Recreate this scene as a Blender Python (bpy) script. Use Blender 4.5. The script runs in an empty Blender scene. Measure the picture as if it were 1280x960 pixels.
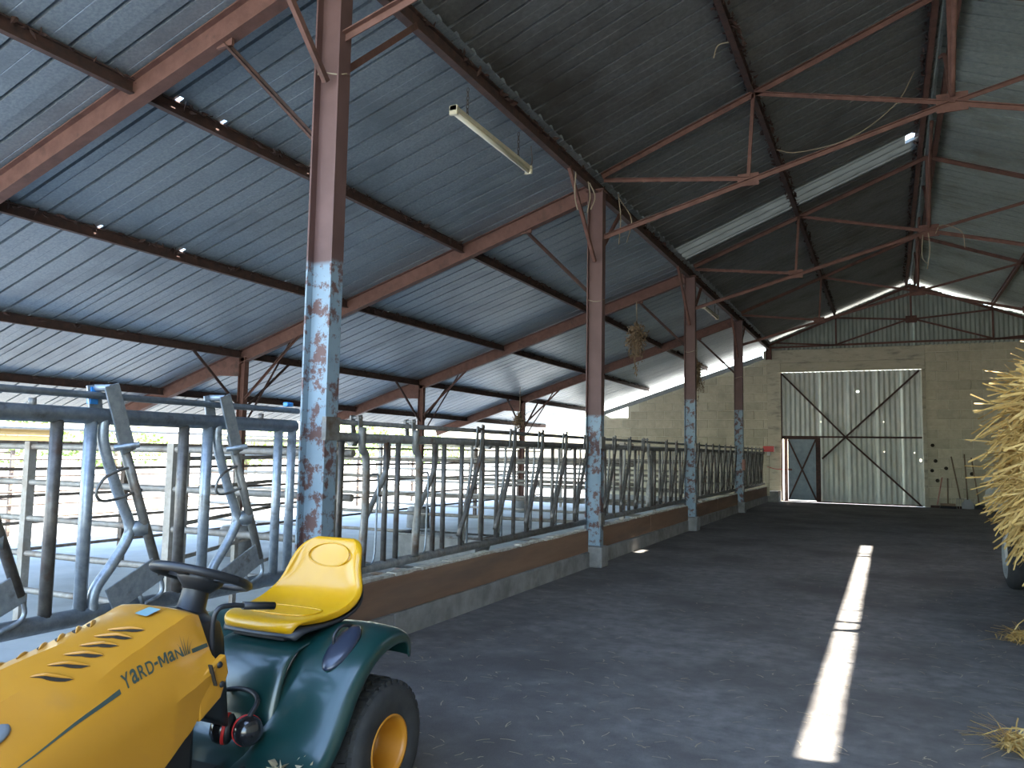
import bpy, bmesh, math, random
from math import sin, cos, pi, atan2, sqrt, radians
from mathutils import Vector, Matrix
random.seed(7)
sc = bpy.context.scene
col = sc.collection

# ------------------------------------------------------------------ camera
F_PX, YAW, PITCH, ROLL, CAM_H = 978.3, .4477, .0853, .0176, 1.5
fw = Vector((-sin(YAW)*cos(PITCH), cos(YAW)*cos(PITCH), sin(PITCH)))
rt = Vector((cos(YAW), sin(YAW), 0)); up = rt.cross(fw)
r2 = cos(ROLL)*rt + sin(ROLL)*up; u2 = -sin(ROLL)*rt + cos(ROLL)*up
cd = bpy.data.cameras.new('camera'); cam = bpy.data.objects.new('camera', cd); col.objects.link(cam)
cd.sensor_width = 36; cd.lens = F_PX/1280*36; cd.clip_start = .05; cd.clip_end = 500
cam.matrix_world = Matrix(((r2.x, u2.x, -fw.x, 0), (r2.y, u2.y, -fw.y, 0), (r2.z, u2.z, -fw.z, CAM_H), (0, 0, 0, 1)))
sc.camera = cam

# ------------------------------------------------------------------ sky, sun, exposure
SUNV = Vector((3.4, 2.46, 6.1)).normalized()
w = bpy.data.worlds.new('sky'); sc.world = w; w.use_nodes = True
nt = w.node_tree; nt.nodes.clear()
o_ = nt.nodes.new('ShaderNodeOutputWorld'); b_ = nt.nodes.new('ShaderNodeBackground'); s_ = nt.nodes.new('ShaderNodeTexSky')
s_.sky_type = 'NISHITA'; s_.sun_disc = False; s_.sun_elevation = math.asin(SUNV.z); s_.sun_rotation = atan2(SUNV.x, SUNV.y)
s_.air_density = 1.2; s_.dust_density = 1.6; s_.ozone_density = 1.2
b_.inputs['Strength'].default_value = .24
nt.links.new(s_.outputs[0], b_.inputs[0]); nt.links.new(b_.outputs[0], o_.inputs[0])
sl = bpy.data.lights.new('sun', 'SUN'); sl.energy = 5.0; sl.angle = radians(.53); sl.color = (1, .95, .86)
so = bpy.data.objects.new('sun', sl); col.objects.link(so); so.location = SUNV*40
so.rotation_euler = SUNV.to_track_quat('Z', 'Y').to_euler()
vs = sc.view_settings
vs.view_transform = 'Standard'; vs.look = 'None'; vs.gamma = 1; vs.use_curve_mapping = False; vs.exposure = 3.2
sc.render.film_transparent = False
sc.cycles.max_bounces = 10; sc.cycles.diffuse_bounces = 7; sc.cycles.glossy_bounces = 4; sc.cycles.transmission_bounces = 6
sc.cycles.sample_clamp_indirect = 8

# ------------------------------------------------------------------ materials
def N(t, k, x=0, y=0): n = t.nodes.new(k); n.location = (x, y); return n
def mat(name, c1, c2=None, rough=.6, metal=0., scale=6., lo=.35, hi=.65, bump=0., bscale=40., stretch=None, c3=None, s3=2., lo3=.55, hi3=.7, coat=0., rough2=None, island=0.):
    """two colours mixed by noise, an optional third in larger patches, optional bump; coordinates of the object itself"""
    m = bpy.data.materials.new(name); m.use_nodes = True; t = m.node_tree; L = t.links
    p = t.nodes['Principled BSDF']; p.inputs['Roughness'].default_value = rough; p.inputs['Metallic'].default_value = metal
    if coat: p.inputs['Coat Weight'].default_value = coat; p.inputs['Coat Roughness'].default_value = .12
    g = N(t, 'ShaderNodeNewGeometry'); mp = N(t, 'ShaderNodeMapping')
    L.new(g.outputs['Position'], mp.inputs['Vector'])
    if stretch: mp.inputs['Scale'].default_value = stretch
    def noise(s, a, b, det=5):
        n = N(t, 'ShaderNodeTexNoise'); n.inputs['Scale'].default_value = s; n.inputs['Detail'].default_value = det; n.inputs['Roughness'].default_value = .62
        L.new(mp.outputs[0], n.inputs['Vector'])
        r = N(t, 'ShaderNodeMapRange'); r.inputs['From Min'].default_value = a; r.inputs['From Max'].default_value = b
        L.new(n.outputs['Fac'], r.inputs['Value']); return n, r
    def mix(f, a, b):
        x = N(t, 'ShaderNodeMix'); x.data_type = 'RGBA'; L.new(f, x.inputs[0])
        for s, v in ((6, a), (7, b)):
            if isinstance(v, tuple): x.inputs[s].default_value = (*v, 1)
            else: L.new(v, x.inputs[s])
        return x.outputs[2]
    out = None
    if c2:
        n, r = noise(scale, lo, hi); out = mix(r.outputs[0], c1, c2)
        if rough2 is not None:
            rr = N(t, 'ShaderNodeMapRange'); rr.inputs['To Min'].default_value = rough; rr.inputs['To Max'].default_value = rough2
            L.new(r.outputs[0], rr.inputs['Value']); L.new(rr.outputs[0], p.inputs['Roughness'])
    if c3:
        n3, r3 = noise(s3, lo3, hi3, 7); out = mix(r3.outputs[0], out if out is not None else c1, c3)
    if island:
        oi = N(t, 'ShaderNodeObjectInfo'); hv = N(t, 'ShaderNodeHueSaturation')
        rr = N(t, 'ShaderNodeMapRange'); rr.inputs['To Min'].default_value = 1-island; rr.inputs['To Max'].default_value = 1+island
        L.new(oi.outputs['Random'], rr.inputs['Value']); L.new(rr.outputs[0], hv.inputs['Value'])
        if out is not None: L.new(out, hv.inputs['Color'])
        else: hv.inputs['Color'].default_value = (*c1, 1)
        out = hv.outputs[0]
    if out is not None: L.new(out, p.inputs['Base Color'])
    else: p.inputs['Base Color'].default_value = (*c1, 1)
    if bump:
        nb, _ = noise(bscale, 0, 1, 4); bp = N(t, 'ShaderNodeBump'); bp.inputs['Strength'].default_value = bump; bp.inputs['Distance'].default_value = .01
        L.new(nb.outputs['Fac'], bp.inputs['Height']); L.new(bp.outputs[0], p.inputs['Normal'])
    return m
M = {}
M['sheet'] = mat('galvanised_sheet', (.245, .28, .305), (.335, .37, .39), .45, .5, 38, .38, .62, .05, 60, c3=(.18, .205, .225), s3=.9, lo3=.5, hi3=.75, island=.10)
M['sheet_old'] = mat('old_dark_sheet', (.15, .155, .155), (.21, .215, .215), .62, .35, 20, .35, .65, .06, 50, c3=(.095, .088, .08), s3=.8, lo3=.5, hi3=.72, island=.14)
M['sheet_right'] = mat('greenish_sheet', (.29, .34, .33), (.38, .43, .41), .5, .45, 14, .35, .65, .05, 50, c3=(.23, .25, .21), s3=1.1, lo3=.52, hi3=.72, island=.12)
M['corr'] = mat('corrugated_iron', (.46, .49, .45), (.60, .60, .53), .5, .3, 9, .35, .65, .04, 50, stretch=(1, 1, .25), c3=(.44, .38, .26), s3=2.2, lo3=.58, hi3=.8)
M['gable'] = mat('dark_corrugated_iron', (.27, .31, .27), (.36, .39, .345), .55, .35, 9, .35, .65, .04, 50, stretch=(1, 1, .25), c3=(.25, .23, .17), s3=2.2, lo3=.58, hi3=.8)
M['rust'] = mat('red_oxide_steel', (.115, .052, .038), (.165, .08, .06), .75, .1, 9, .35, .65, .2, 60, c3=(.065, .036, .028), s3=5, lo3=.55, hi3=.72)
M['rust_dark'] = mat('dark_rusty_purlin', (.045, .028, .024), (.085, .042, .032), .85, .1, 12, .35, .65, .2, 60)
M['rust_bar'] = mat('rusty_pipe', (.12, .085, .065), (.20, .16, .13), .75, .3, 12, .4, .62, .1, 60)
M['galv'] = mat('galvanised_tube', (.22, .26, .30), (.33, .37, .41), .42, .6, 26, .35, .65, .05, 90, c3=(.13, .12, .11), s3=7, lo3=.58, hi3=.72)
M['galv_old'] = mat('weathered_tube', (.17, .17, .165), (.26, .255, .24), .5, .5, 22, .35, .65, .06, 90, c3=(.13, .085, .055), s3=5, lo3=.52, hi3=.68)
M['dark_bar'] = mat('dark_polished_bar', (.085, .078, .072), (.16, .148, .135), .42, .45, 16, .35, .65, .05, 90, c3=(.10, .055, .035), s3=6, lo3=.55, hi3=.7)
M['pen'] = mat('grey_brown_pen_pipe', (.26, .235, .20), (.36, .33, .29), .6, .3, 16, .35, .65, .1, 80, c3=(.17, .12, .085), s3=4, lo3=.55, hi3=.7)
M['timber'] = mat('brown_plank', (.20, .112, .068), (.29, .175, .112), .85, 0, 5, .3, .7, .3, 30, stretch=(1, .12, 1), c3=(.15, .10, .075), s3=3, lo3=.5, hi3=.75)
M['lime'] = mat('pale_dust', (.55, .52, .46), (.38, .34, .28), .95, 0, 20, .4, .6, .4, 60)
M['concrete'] = mat('grey_concrete', (.20, .195, .185), (.30, .29, .275), .9, 0, 5, .35, .65, .3, 40, c3=(.13, .12, .11), s3=2, lo3=.52, hi3=.75)
M['floor'] = mat('worn_dark_floor', (.105, .098, .093), (.215, .20, .185), .88, 0, 7, .32, .72, .4, 70, c3=(.085, .076, .07), s3=.7, lo3=.42, hi3=.64, rough2=.95)
M['yard'] = mat('pale_yard_concrete', (.33, .35, .36), (.42, .44, .44), .85, 0, 1.6, .3, .7, .2, 30, c3=(.27, .28, .27), s3=.5, lo3=.5, hi3=.7)
M['earth'] = mat('dry_pale_ground', (.22, .205, .17), (.27, .255, .215), .95, 0, .6, .3, .7, .2, 10)
M['block'] = mat('concrete_block', (.44, .395, .285), (.54, .485, .36), .92, 0, 7, .3, .7, .5, 70, island=.10, c3=(.35, .315, .225), s3=1.1, lo3=.52, hi3=.75)
M['mortar'] = mat('pale_mortar', (.56, .52, .39), (.64, .60, .46), .95, 0, 12, .3, .7, .4, 60)
M['lintel'] = mat('cast_lintel', (.45, .405, .30), (.52, .47, .355), .9, 0, 3, .3, .7, .3, 30, stretch=(1, 1, 3), c3=(.26, .235, .19), s3=2, lo3=.52, hi3=.7)
M['wicket'] = mat('blue_grey_door_sheet', (.16, .20, .23), (.22, .26, .29), .5, .3, 6, .35, .65)
M['pinkpaint'] = mat('faded_red_frame', (.50, .27, .22), (.40, .18, .14), .6, 0, 12)
M['lampshell'] = mat('yellowed_lamp_tray', (.62, .57, .42), (.52, .46, .32), .5, 0, 8)
M['tube'] = mat('fluorescent_glass_unlit', (.80, .76, .62), None, .25)
M['chain'] = mat('dirty_chain', (.10, .08, .07), None, .7, .4)
M['dry'] = mat('dried_plant', (.15, .10, .06), (.27, .19, .11), .9, 0, 25, island=.1)
M['twine'] = mat('old_twine', (.33, .27, .19), None, .9)
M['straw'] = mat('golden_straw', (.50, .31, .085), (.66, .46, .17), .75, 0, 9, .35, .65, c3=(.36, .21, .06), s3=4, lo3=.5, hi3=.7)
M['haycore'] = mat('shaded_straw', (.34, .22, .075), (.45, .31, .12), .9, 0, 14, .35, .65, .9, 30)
M['straw_dull'] = mat('trodden_straw', (.26, .21, .13), (.40, .34, .23), .9, 0, 3)
M['yellow'] = mat('yellow_bonnet', (.47, .21, .014), (.43, .19, .013), .36, 0, 3, .35, .65, .03, 12, c3=(.38, .18, .03), s3=4, lo3=.58, hi3=.8, coat=.25)
M['seat'] = mat('yellow_seat', (.56, .29, .004), (.53, .27, .004), .30, 0, 4, coat=.3)
M['black'] = mat('black_plastic', (.016, .017, .02), None, .45)
M['slot_shade'] = mat('painted_hollow_shade', (.02, .014, .006), None, .9)  # near-black that puts the shade of an opening into the colour
M['darkblue'] = mat('dark_blue_plastic', (.02, .026, .045), None, .28, coat=.4)
M['rubber'] = mat('tyre_rubber', (.022, .022, .023), (.036, .035, .034), .8, 0, 20)
M['green'] = mat('dark_green_body', (.0045, .028, .026), (.006, .034, .031), .30, 0, 6, coat=.35, c3=(.04, .05, .042), s3=6, lo3=.6, hi3=.85)
M['rim'] = mat('orange_rim', (.50, .20, .014), (.45, .17, .012), .4, 0, 8)
M['graphic'] = mat('dark_green_print', (.03, .05, .04), None, .5)
M['lens'] = mat('grey_lens', (.16, .18, .20), None, .15)
M['red'] = mat('red_plastic', (.60, .03, .03), None, .4)
M['gloss'] = mat('glossy_black', (.012, .012, .014), None, .18, coat=.5)
M['blueclip'] = mat('blue_plastic', (.03, .22, .60), None, .4)
M['sticker_b'] = mat('blue_sticker', (.16, .30, .34), (.22, .34, .36), .4, 0, 40)
M['sticker_y'] = mat('ochre_sticker', (.62, .42, .10), (.75, .6, .3), .4, 0, 60)
M['board'] = mat('yellow_boards', (.36, .225, .07), (.44, .29, .11), .8, 0, 6, stretch=(1, .2, 2))
M['sack'] = mat('white_sack', (.50, .50, .47), (.62, .62, .60), .8, 0, 6, c3=(.30, .28, .24), s3=4, lo3=.55, hi3=.75, bump=.3, bscale=30)
M['ash'] = mat('tool_handle', (.20, .14, .09), None, .8)
M['toolmetal'] = mat('worn_tool_steel', (.33, .33, .32), None, .4, .7)
M['leaf'] = mat('hedge_leaves', (.16, .25, .06), (.28, .38, .12), .8, 0, 3, island=.1)
M['bark'] = mat('bark', (.16, .12, .08), None, .9)
M['steel_grey'] = mat('grey_steel', (.22, .24, .25), (.30, .32, .33), .5, .5, 12)
# post paint: bluish paint to a height stored on the object, red oxide above, peeling in patches
def post_material():
    m = bpy.data.materials.new('painted_post'); m.use_nodes = True; t = m.node_tree; L = t.links
    p = t.nodes['Principled BSDF']; p.inputs['Roughness'].default_value = .62
    g = N(t, 'ShaderNodeNewGeometry'); sx = N(t, 'ShaderNodeSeparateXYZ'); L.new(g.outputs['Position'], sx.inputs[0])
    at = N(t, 'ShaderNodeAttribute'); at.attribute_type = 'OBJECT'; at.attribute_name = 'paint_height'
    n = N(t, 'ShaderNodeTexNoise'); n.inputs['Scale'].default_value = 8; n.inputs['Detail'].default_value = 9; n.inputs['Roughness'].default_value = .7; L.new(g.outputs['Position'], n.inputs['Vector'])
    s = N(t, 'ShaderNodeMath'); s.operation = 'SUBTRACT'; L.new(at.outputs['Fac'], s.inputs[0]); L.new(sx.outputs['Z'], s.inputs[1])
    a = N(t, 'ShaderNodeMapRange'); a.inputs['From Min'].default_value = -.02; a.inputs['From Max'].default_value = .02; L.new(s.outputs[0], a.inputs['Value'])
    r = N(t, 'ShaderNodeMapRange'); r.inputs['From Min'].default_value = .56; r.inputs['From Max'].default_value = .50; L.new(n.outputs['Fac'], r.inputs['Value'])
    mm = N(t, 'ShaderNodeMath'); mm.operation = 'MULTIPLY'; L.new(a.outputs[0], mm.inputs[0]); L.new(r.outputs[0], mm.inputs[1])
    n2 = N(t, 'ShaderNodeTexNoise'); n2.inputs['Scale'].default_value = 5; n2.inputs['Detail'].default_value = 5; L.new(g.outputs['Position'], n2.inputs['Vector'])
    def mixc(f, c1, c2):
        x = N(t, 'ShaderNodeMix'); x.data_type = 'RGBA'; L.new(f, x.inputs[0])
        for k, v in ((6, c1), (7, c2)):
            if isinstance(v, tuple): x.inputs[k].default_value = (*v, 1)
            else: L.new(v, x.inputs[k])
        return x.outputs[2]
    rust = mixc(n2.outputs['Fac'], (.075, .036, .030), (.15, .080, .07)); blue = mixc(n2.outputs['Fac'], (.15, .215, .27), (.26, .335, .385))
    L.new(mixc(mm.outputs[0], rust, blue), p.inputs['Base Color'])
    bp = N(t, 'ShaderNodeBump'); bp.inputs['Strength'].default_value = .25; bp.inputs['Distance'].default_value = .01; L.new(n.outputs['Fac'], bp.inputs['Height']); L.new(bp.outputs[0], p.inputs['Normal'])
    return m
M['post'] = post_material()
def translucent_material():
    m = bpy.data.materials.new('dirty_translucent_sheet'); m.use_nodes = True; t = m.node_tree; L = t.links
    t.nodes.clear(); o = N(t, 'ShaderNodeOutputMaterial'); mx = N(t, 'ShaderNodeMixShader'); d = N(t, 'ShaderNodeBsdfDiffuse'); tr = N(t, 'ShaderNodeBsdfTranslucent')
    g = N(t, 'ShaderNodeNewGeometry'); n = N(t, 'ShaderNodeTexNoise'); n.inputs['Scale'].default_value = 3; n.inputs['Detail'].default_value = 5
    L.new(g.outputs['Position'], n.inputs['Vector'])
    c = N(t, 'ShaderNodeMix'); c.data_type = 'RGBA'; c.inputs[6].default_value = (.11, .115, .108, 1); c.inputs[7].default_value = (.20, .21, .20, 1); L.new(n.outputs['Fac'], c.inputs[0])
    d.inputs['Color'].default_value = (.32, .33, .32, 1); L.new(c.outputs[2], tr.inputs['Color']); mx.inputs[0].default_value = .5
    L.new(d.outputs[0], mx.inputs[1]); L.new(tr.outputs[0], mx.inputs[2]); L.new(mx.outputs[0], o.inputs[0]); return m
M['skylight'] = translucent_material()

# ------------------------------------------------------------------ mesh helpers
class MB:
    def __init__(s): s.v = []; s.f = []; s.sm = []
    def add(s, vs, fs, smooth=False):
        o = len(s.v); s.v += [Vector(p) for p in vs]; s.f += [tuple(i+o for i in f) for f in fs]; s.sm += [smooth]*len(fs); return s
    def box(s, a, b):
        x0, y0, z0 = a; x1, y1, z1 = b
        return s.add([(x0,y0,z0),(x1,y0,z0),(x1,y1,z0),(x0,y1,z0),(x0,y0,z1),(x1,y0,z1),(x1,y1,z1),(x0,y1,z1)],
                     [(0,3,2,1),(4,5,6,7),(0,1,5,4),(1,2,6,5),(2,3,7,6),(3,0,4,7)])
    def frame(s, p, q, ref):
        d = (Vector(q)-Vector(p)).normalized(); r = Vector(ref)
        if abs(d.dot(r)) > .98: r = Vector((1, 0, 0)) if abs(d.x) < .9 else Vector((0, 1, 0))
        a = d.cross(r).normalized(); return d, a, a.cross(d).normalized()
    def prism(s, p, q, poly, ref=(0, 0, 1)):
        """2-D outline (side, up) swept from p to q"""
        p, q = Vector(p), Vector(q); d, a, u = s.frame(p, q, ref); n = len(poly)
        vs = [p+a*x+u*y for x, y in poly]+[q+a*x+u*y for x, y in poly]
        return s.add(vs, [tuple(range(n)), tuple(range(2*n-1, n-1, -1))]+[(i, i+n, (i+1) % n+n, (i+1) % n) for i in range(n)])
    def bar(s, p, q, w, h, ref=(0, 0, 1)):
        return s.prism(p, q, [(-w/2, -h/2), (w/2, -h/2), (w/2, h/2), (-w/2, h/2)], ref)
    def ibeam(s, p, q, h, w, tf=.012, tw=.008, ref=(0, 0, 1)):
        a, b, c = w/2, h/2, tw/2; e = b-tf
        return s.prism(p, q, [(-a,-b),(a,-b),(a,-e),(c,-e),(c,e),(a,e),(a,b),(-a,b),(-a,e),(-c,e),(-c,-e),(-a,-e)], ref)
    def angle(s, p, q, w, h, t=.008, ref=(0, 0, 1)):
        """T-shaped pair of angle irons"""
        return s.prism(p, q, [(-w/2, h/2), (-w/2, h/2-t), (-t/2, h/2-t), (-t/2, -h/2), (t/2, -h/2), (t/2, h/2-t), (w/2, h/2-t), (w/2, h/2)], ref)
    def tube(s, pts, r, n=8, caps=True, rs=None):
        pts = [Vector(p) for p in pts]; k = len(pts); vs = []; pa = None
        for i, p in enumerate(pts):
            d = (pts[min(i+1, k-1)]-pts[max(i-1, 0)]).normalized()
            if pa is None:
                rf = Vector((0, 0, 1)) if abs(d.z) < .9 else Vector((1, 0, 0)); a = d.cross(rf).normalized()
            else: a = (pa-d*pa.dot(d)).normalized()
            pa = a; b = d.cross(a); rr = rs[i] if rs else r
            vs += [p+(a*cos(2*pi*j/n)+b*sin(2*pi*j/n))*rr for j in range(n)]
        fs = [(i*n+j, i*n+(j+1) % n, (i+1)*n+(j+1) % n, (i+1)*n+j) for i in range(k-1) for j in range(n)]
        s.add(vs, fs, True)
        if caps: s.add(vs[:n], [tuple(range(n-1, -1, -1))]); s.add(vs[-n:], [tuple(range(n))])
        return s
    def loft(s, rings, closed=True, caps=True, smooth=True):
        n = len(rings[0]); vs = [p for r in rings for p in r]; m = n if closed else n-1
        s.add(vs, [(i*n+j, (i+1)*n+j, (i+1)*n+(j+1) % n, i*n+(j+1) % n) for i in range(len(rings)-1) for j in range(m)], smooth)
        if caps and closed: s.add(rings[0], [tuple(range(n))]); s.add(rings[-1], [tuple(range(n-1, -1, -1))])
        return s
    def lathe(s, c, axis, prof, n=24, smooth=True):
        """prof: (radius, offset along axis)"""
        c = Vector(c); d = Vector(axis).normalized(); rf = Vector((0, 0, 1)) if abs(d.z) < .9 else Vector((1, 0, 0)); a = d.cross(rf).normalized(); b = d.cross(a)
        k = len(prof); vs = [c+d*t+(a*cos(2*pi*j/n)+b*sin(2*pi*j/n))*r for r, t in prof for j in range(n)]
        return s.add(vs, [(i*n+j, i*n+(j+1) % n, (i+1)*n+(j+1) % n, (i+1)*n+j) for i in range(k-1) for j in range(n)], smooth)
    def ell(s, c, rx, ry, rz, n=12, m=8, rot=None):
        c = Vector(c); vs = []
        for i in range(m+1):
            t = pi*i/m
            for j in range(n):
                q = Vector((rx*sin(t)*cos(2*pi*j/n), ry*sin(t)*sin(2*pi*j/n), rz*cos(t)))
                if rot: q = rot @ q
                vs.append(c+q)
        return s.add(vs, [(i*n+j, (i+1)*n+j, (i+1)*n+(j+1) % n, i*n+(j+1) % n) for i in range(m) for j in range(n)], True)
    def ribbon(s, pts, wv):
        """flat strand: pts with a sideways half-width vector"""
        wv = Vector(wv); vs = []
        for p in pts: vs += [Vector(p)-wv, Vector(p)+wv]
        return s.add(vs, [(2*i, 2*i+1, 2*i+3, 2*i+2) for i in range(len(pts)-1)])
    def mesh(s, name, origin=(0, 0, 0)):
        me = bpy.data.meshes.new(name); o = Vector(origin)
        me.from_pydata([tuple(p-o) for p in s.v], [], s.f); me.polygons.foreach_set('use_smooth', s.sm)
        me.validate(); bm = bmesh.new(); bm.from_mesh(me); bmesh.ops.remove_doubles(bm, verts=bm.verts, dist=1e-5)
        bmesh.ops.recalc_face_normals(bm, faces=bm.faces); bm.to_mesh(me); bm.free(); return me
WLOC = {}
def wloc(o): return WLOC.get(o.name, Vector((0, 0, 0))) if o else Vector((0, 0, 0))
def link(name, me, m=None, parent=None, at=None, kind=None):
    """object from mesh data; at = world position of the mesh's own origin"""
    o = bpy.data.objects.new(name, me); col.objects.link(o)
    if m is not None and me is not None and not me.materials: me.materials.append(M[m])
    a = Vector(at) if at is not None else wloc(parent)
    o.parent = parent; o.location = a-wloc(parent); WLOC[o.name] = a
    if kind: o['kind'] = kind
    return o
def build(name, mb, m, parent=None, origin=None, kind=None, bevel=0, seg=2, sharp=True, subsurf=0):
    og = Vector(origin) if origin is not None else wloc(parent)
    o = link(name, mb.mesh(name, og), m, parent, og, kind)
    if bevel:
        b = o.modifiers.new('edge', 'BEVEL'); b.width = bevel; b.segments = seg; b.limit_method = 'ANGLE'; b.angle_limit = radians(40)
    if subsurf:
        b = o.modifiers.new('round', 'SUBSURF'); b.levels = subsurf; b.render_levels = subsurf
    return o
def thing(name, label, cat, loc, group=None):
    o = bpy.data.objects.new(name, None); col.objects.link(o); o.location = loc; o.empty_display_size = .1; WLOC[o.name] = Vector(loc)
    o['label'] = label; o['category'] = cat
    if group: o['group'] = group
    return o
def struct(name, loc=(0, 0, 0)):
    o = bpy.data.objects.new(name, None); col.objects.link(o); o.location = loc; WLOC[o.name] = Vector(loc); o['kind'] = 'structure'; return o
def tag(o, label, cat, group=None):
    o['label'] = label; o['category'] = cat
    if group: o['group'] = group
    return o
def arc(pts, n=6):
    """smooth curve through points (Catmull-Rom)"""
    P = [Vector(p) for p in pts]; P = [2*P[0]-P[1]]+P+[2*P[-1]-P[-2]]; out = []
    for i in range(1, len(P)-2):
        for k in range(n):
            t = k/n; a, b, c, d = P[i-1], P[i], P[i+1], P[i+2]
            out.append(.5*((2*b)+(c-a)*t+(2*a-5*b+4*c-d)*t*t+(3*b-a-3*c+d)*t**3))
    out.append(P[-2]); return out

# ------------------------------------------------------------------ main dimensions (metres)
PX = -3.54                      # post row
YP = [4.30, 9.96, 15.62, 21.28]  # posts
YW = 27.48                      # inner face of the end wall
RX, RZ = .75, 7.10              # ridge
EX, EZ = 5.08, 5.37             # right eave
OX = -9.85                      # outer post row
LX = -12.95                     # left eave
YG = -.30                       # level of the cattle yard
def zl(x): return 5.22+.33*(x+3.56)          # sheet underside, lean-to
def zm(x): return 5.38+.40*(x+3.56) if x <= RX else RZ-.40*(x-RX)
Y0, Y1 = -6.0, 27.55

# ------------------------------------------------------------------ ground and floor
build('floor', MB().box((-3.6, Y0, -.6), (5.3, 28.2, 0)), 'floor', kind='structure')
fl = MB(); nx, ny = 24, 60
build('yard_floor', MB().box((-13.6, -14, -.6), (-3.6, 30, YG)), 'yard', kind='structure')
build('ground', MB().box((-120, -60, -.9), (90, 120, YG-.03)), 'earth', kind='structure')
# kerb under the feed fence
cb = MB(); k = 24
kerb = struct('trim_1')
yy = -6.0
while yy < 26.7:
    y2 = min(yy+2.83, 26.75)
    build('kerb_stone', MB().box((-3.88, yy+.004, -.3), (-3.55, y2-.004, .20+random.uniform(-.006, .006))), 'concrete', kerb, origin=(-3.7, yy, 0), bevel=.012)
    yy = y2
build('end_step', MB().box((-3.72, 26.75, 0), (-3.22, YW-.02, .34)), 'concrete', kerb, bevel=.012)

# ------------------------------------------------------------------ roof
def sheet_mesh(name, L, W, slope_sign_dir, ribs=3, notch=None, hole=None):
    """ribbed sheet lying on (slope, y): origin at its high end, running down along local +x; ribs stand up"""
    p = W/ribs; prof = [(-.03, 0)]
    for i in range(ribs):
        c = p*(i+.5); prof += [(c-.018, 0), (c-.017, .06), (c+.017, .06), (c+.018, 0)]
        prof += [(p*(i+1)-.006, 0), (p*(i+1), .003), (p*(i+1)+.006, 0)] if i < ribs-1 else []
    prof.append((W+.03, 0))
    ys = [0, L]; rm = None
    if notch: ys = [0, L-notch[2], L]
    if hole: ys = [0, hole[2], hole[3], L]
    if notch or hole:
        a, b = (notch or hole)[:2]
        ex = []
        for t in (a, b):
            for i in range(len(prof)-1):
                if prof[i][0] < t < prof[i+1][0]:
                    f = (t-prof[i][0])/(prof[i+1][0]-prof[i][0]); ex.append((t, prof[i][1]+f*(prof[i+1][1]-prof[i][1])))
        prof = sorted(prof+ex)
    mb = MB(); n = len(prof); T = .003
    bot = [[(x, y, z) for y, z in prof] for x in ys]; top = [[(x, y, z+T) for y, z in prof] for x in ys]
    vs = [q for r in bot for q in r]+[q for r in top for q in r]; off = len(ys)*n; fs = []
    for i in range(len(ys)-1):
        for j in range(n-1):
            mid = (prof[j][0]+prof[j+1][0])/2
            if notch and i == len(ys)-2 and notch[0] < mid < notch[1]: continue
            if hole and i == 1 and hole[0] < mid < hole[1]: continue
            fs.append((i*n+j, (i+1)*n+j, (i+1)*n+j+1, i*n+j+1)); fs.append((off+i*n+j, off+i*n+j+1, off+(i+1)*n+j+1, off+(i+1)*n+j))
    e = len(ys)-1
    for j in range(n-1):
        fs.append((j, j+1, off+j+1, off+j)); 
        if not notch: fs.append((e*n+j, off+e*n+j, off+e*n+j+1, e*n+j+1))
    for i in range(e):
        fs.append((i*n, off+i*n, off+(i+1)*n, (i+1)*n)); fs.append((i*n+n-1, (i+1)*n+n-1, off+(i+1)*n+n-1, off+i*n+n-1))
    mb.add(vs, fs)
    me = bpy.data.meshes.new(name); me.from_pydata([tuple(v) for v in mb.v], [], mb.f); me.validate(); return me
ceiling = struct('ceiling')
PB = [-3.56, -5.63, -7.72, -9.92, -11.75, LX]     # lean-to purlins and eave
W = .96
def place_sheet(me, m, xh, zh, xl_, zl_, y):
    o = bpy.data.objects.new('roof_sheet', me); col.objects.link(o); o.parent = ceiling
    if not me.materials: me.materials.append(M[m])
    ax = Vector((xl_-xh, 0, zl_-zh)).normalized(); ay = Vector((0, 1, 0)); az = ax.cross(ay)
    if az.z < 0: ay = -ay; az = -az
    o.matrix_local = Matrix(((ax.x, ay.x, az.x, xh), (ax.y, ay.y, az.y, y+(W if ay.y < 0 else 0)), (ax.z, ay.z, az.z, zh), (0, 0, 0, 1)))
    return o
rows = [(PB[i]+(.10 if i == 0 else .0), PB[i+1], zl, 'sheet') for i in range(5)]
rows += [(-1.47, -3.62, zm, 'sheet_old'), (RX-.03, -1.47, zm, 'sheet_old'), (RX+.03, 2.99, zm, 'sheet_right'), (2.93, EX+.15, zm, 'sheet_right')]
nS = int((Y1-1.0)/W)
notches = {0: {3: (.07, .115), 4: (.52, .565), 5: (.20, .24)}, 1: {3: (.55, .59), 4: (.20, .24), 5: (.05, .09), 8: (.55, .60)}}
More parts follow.
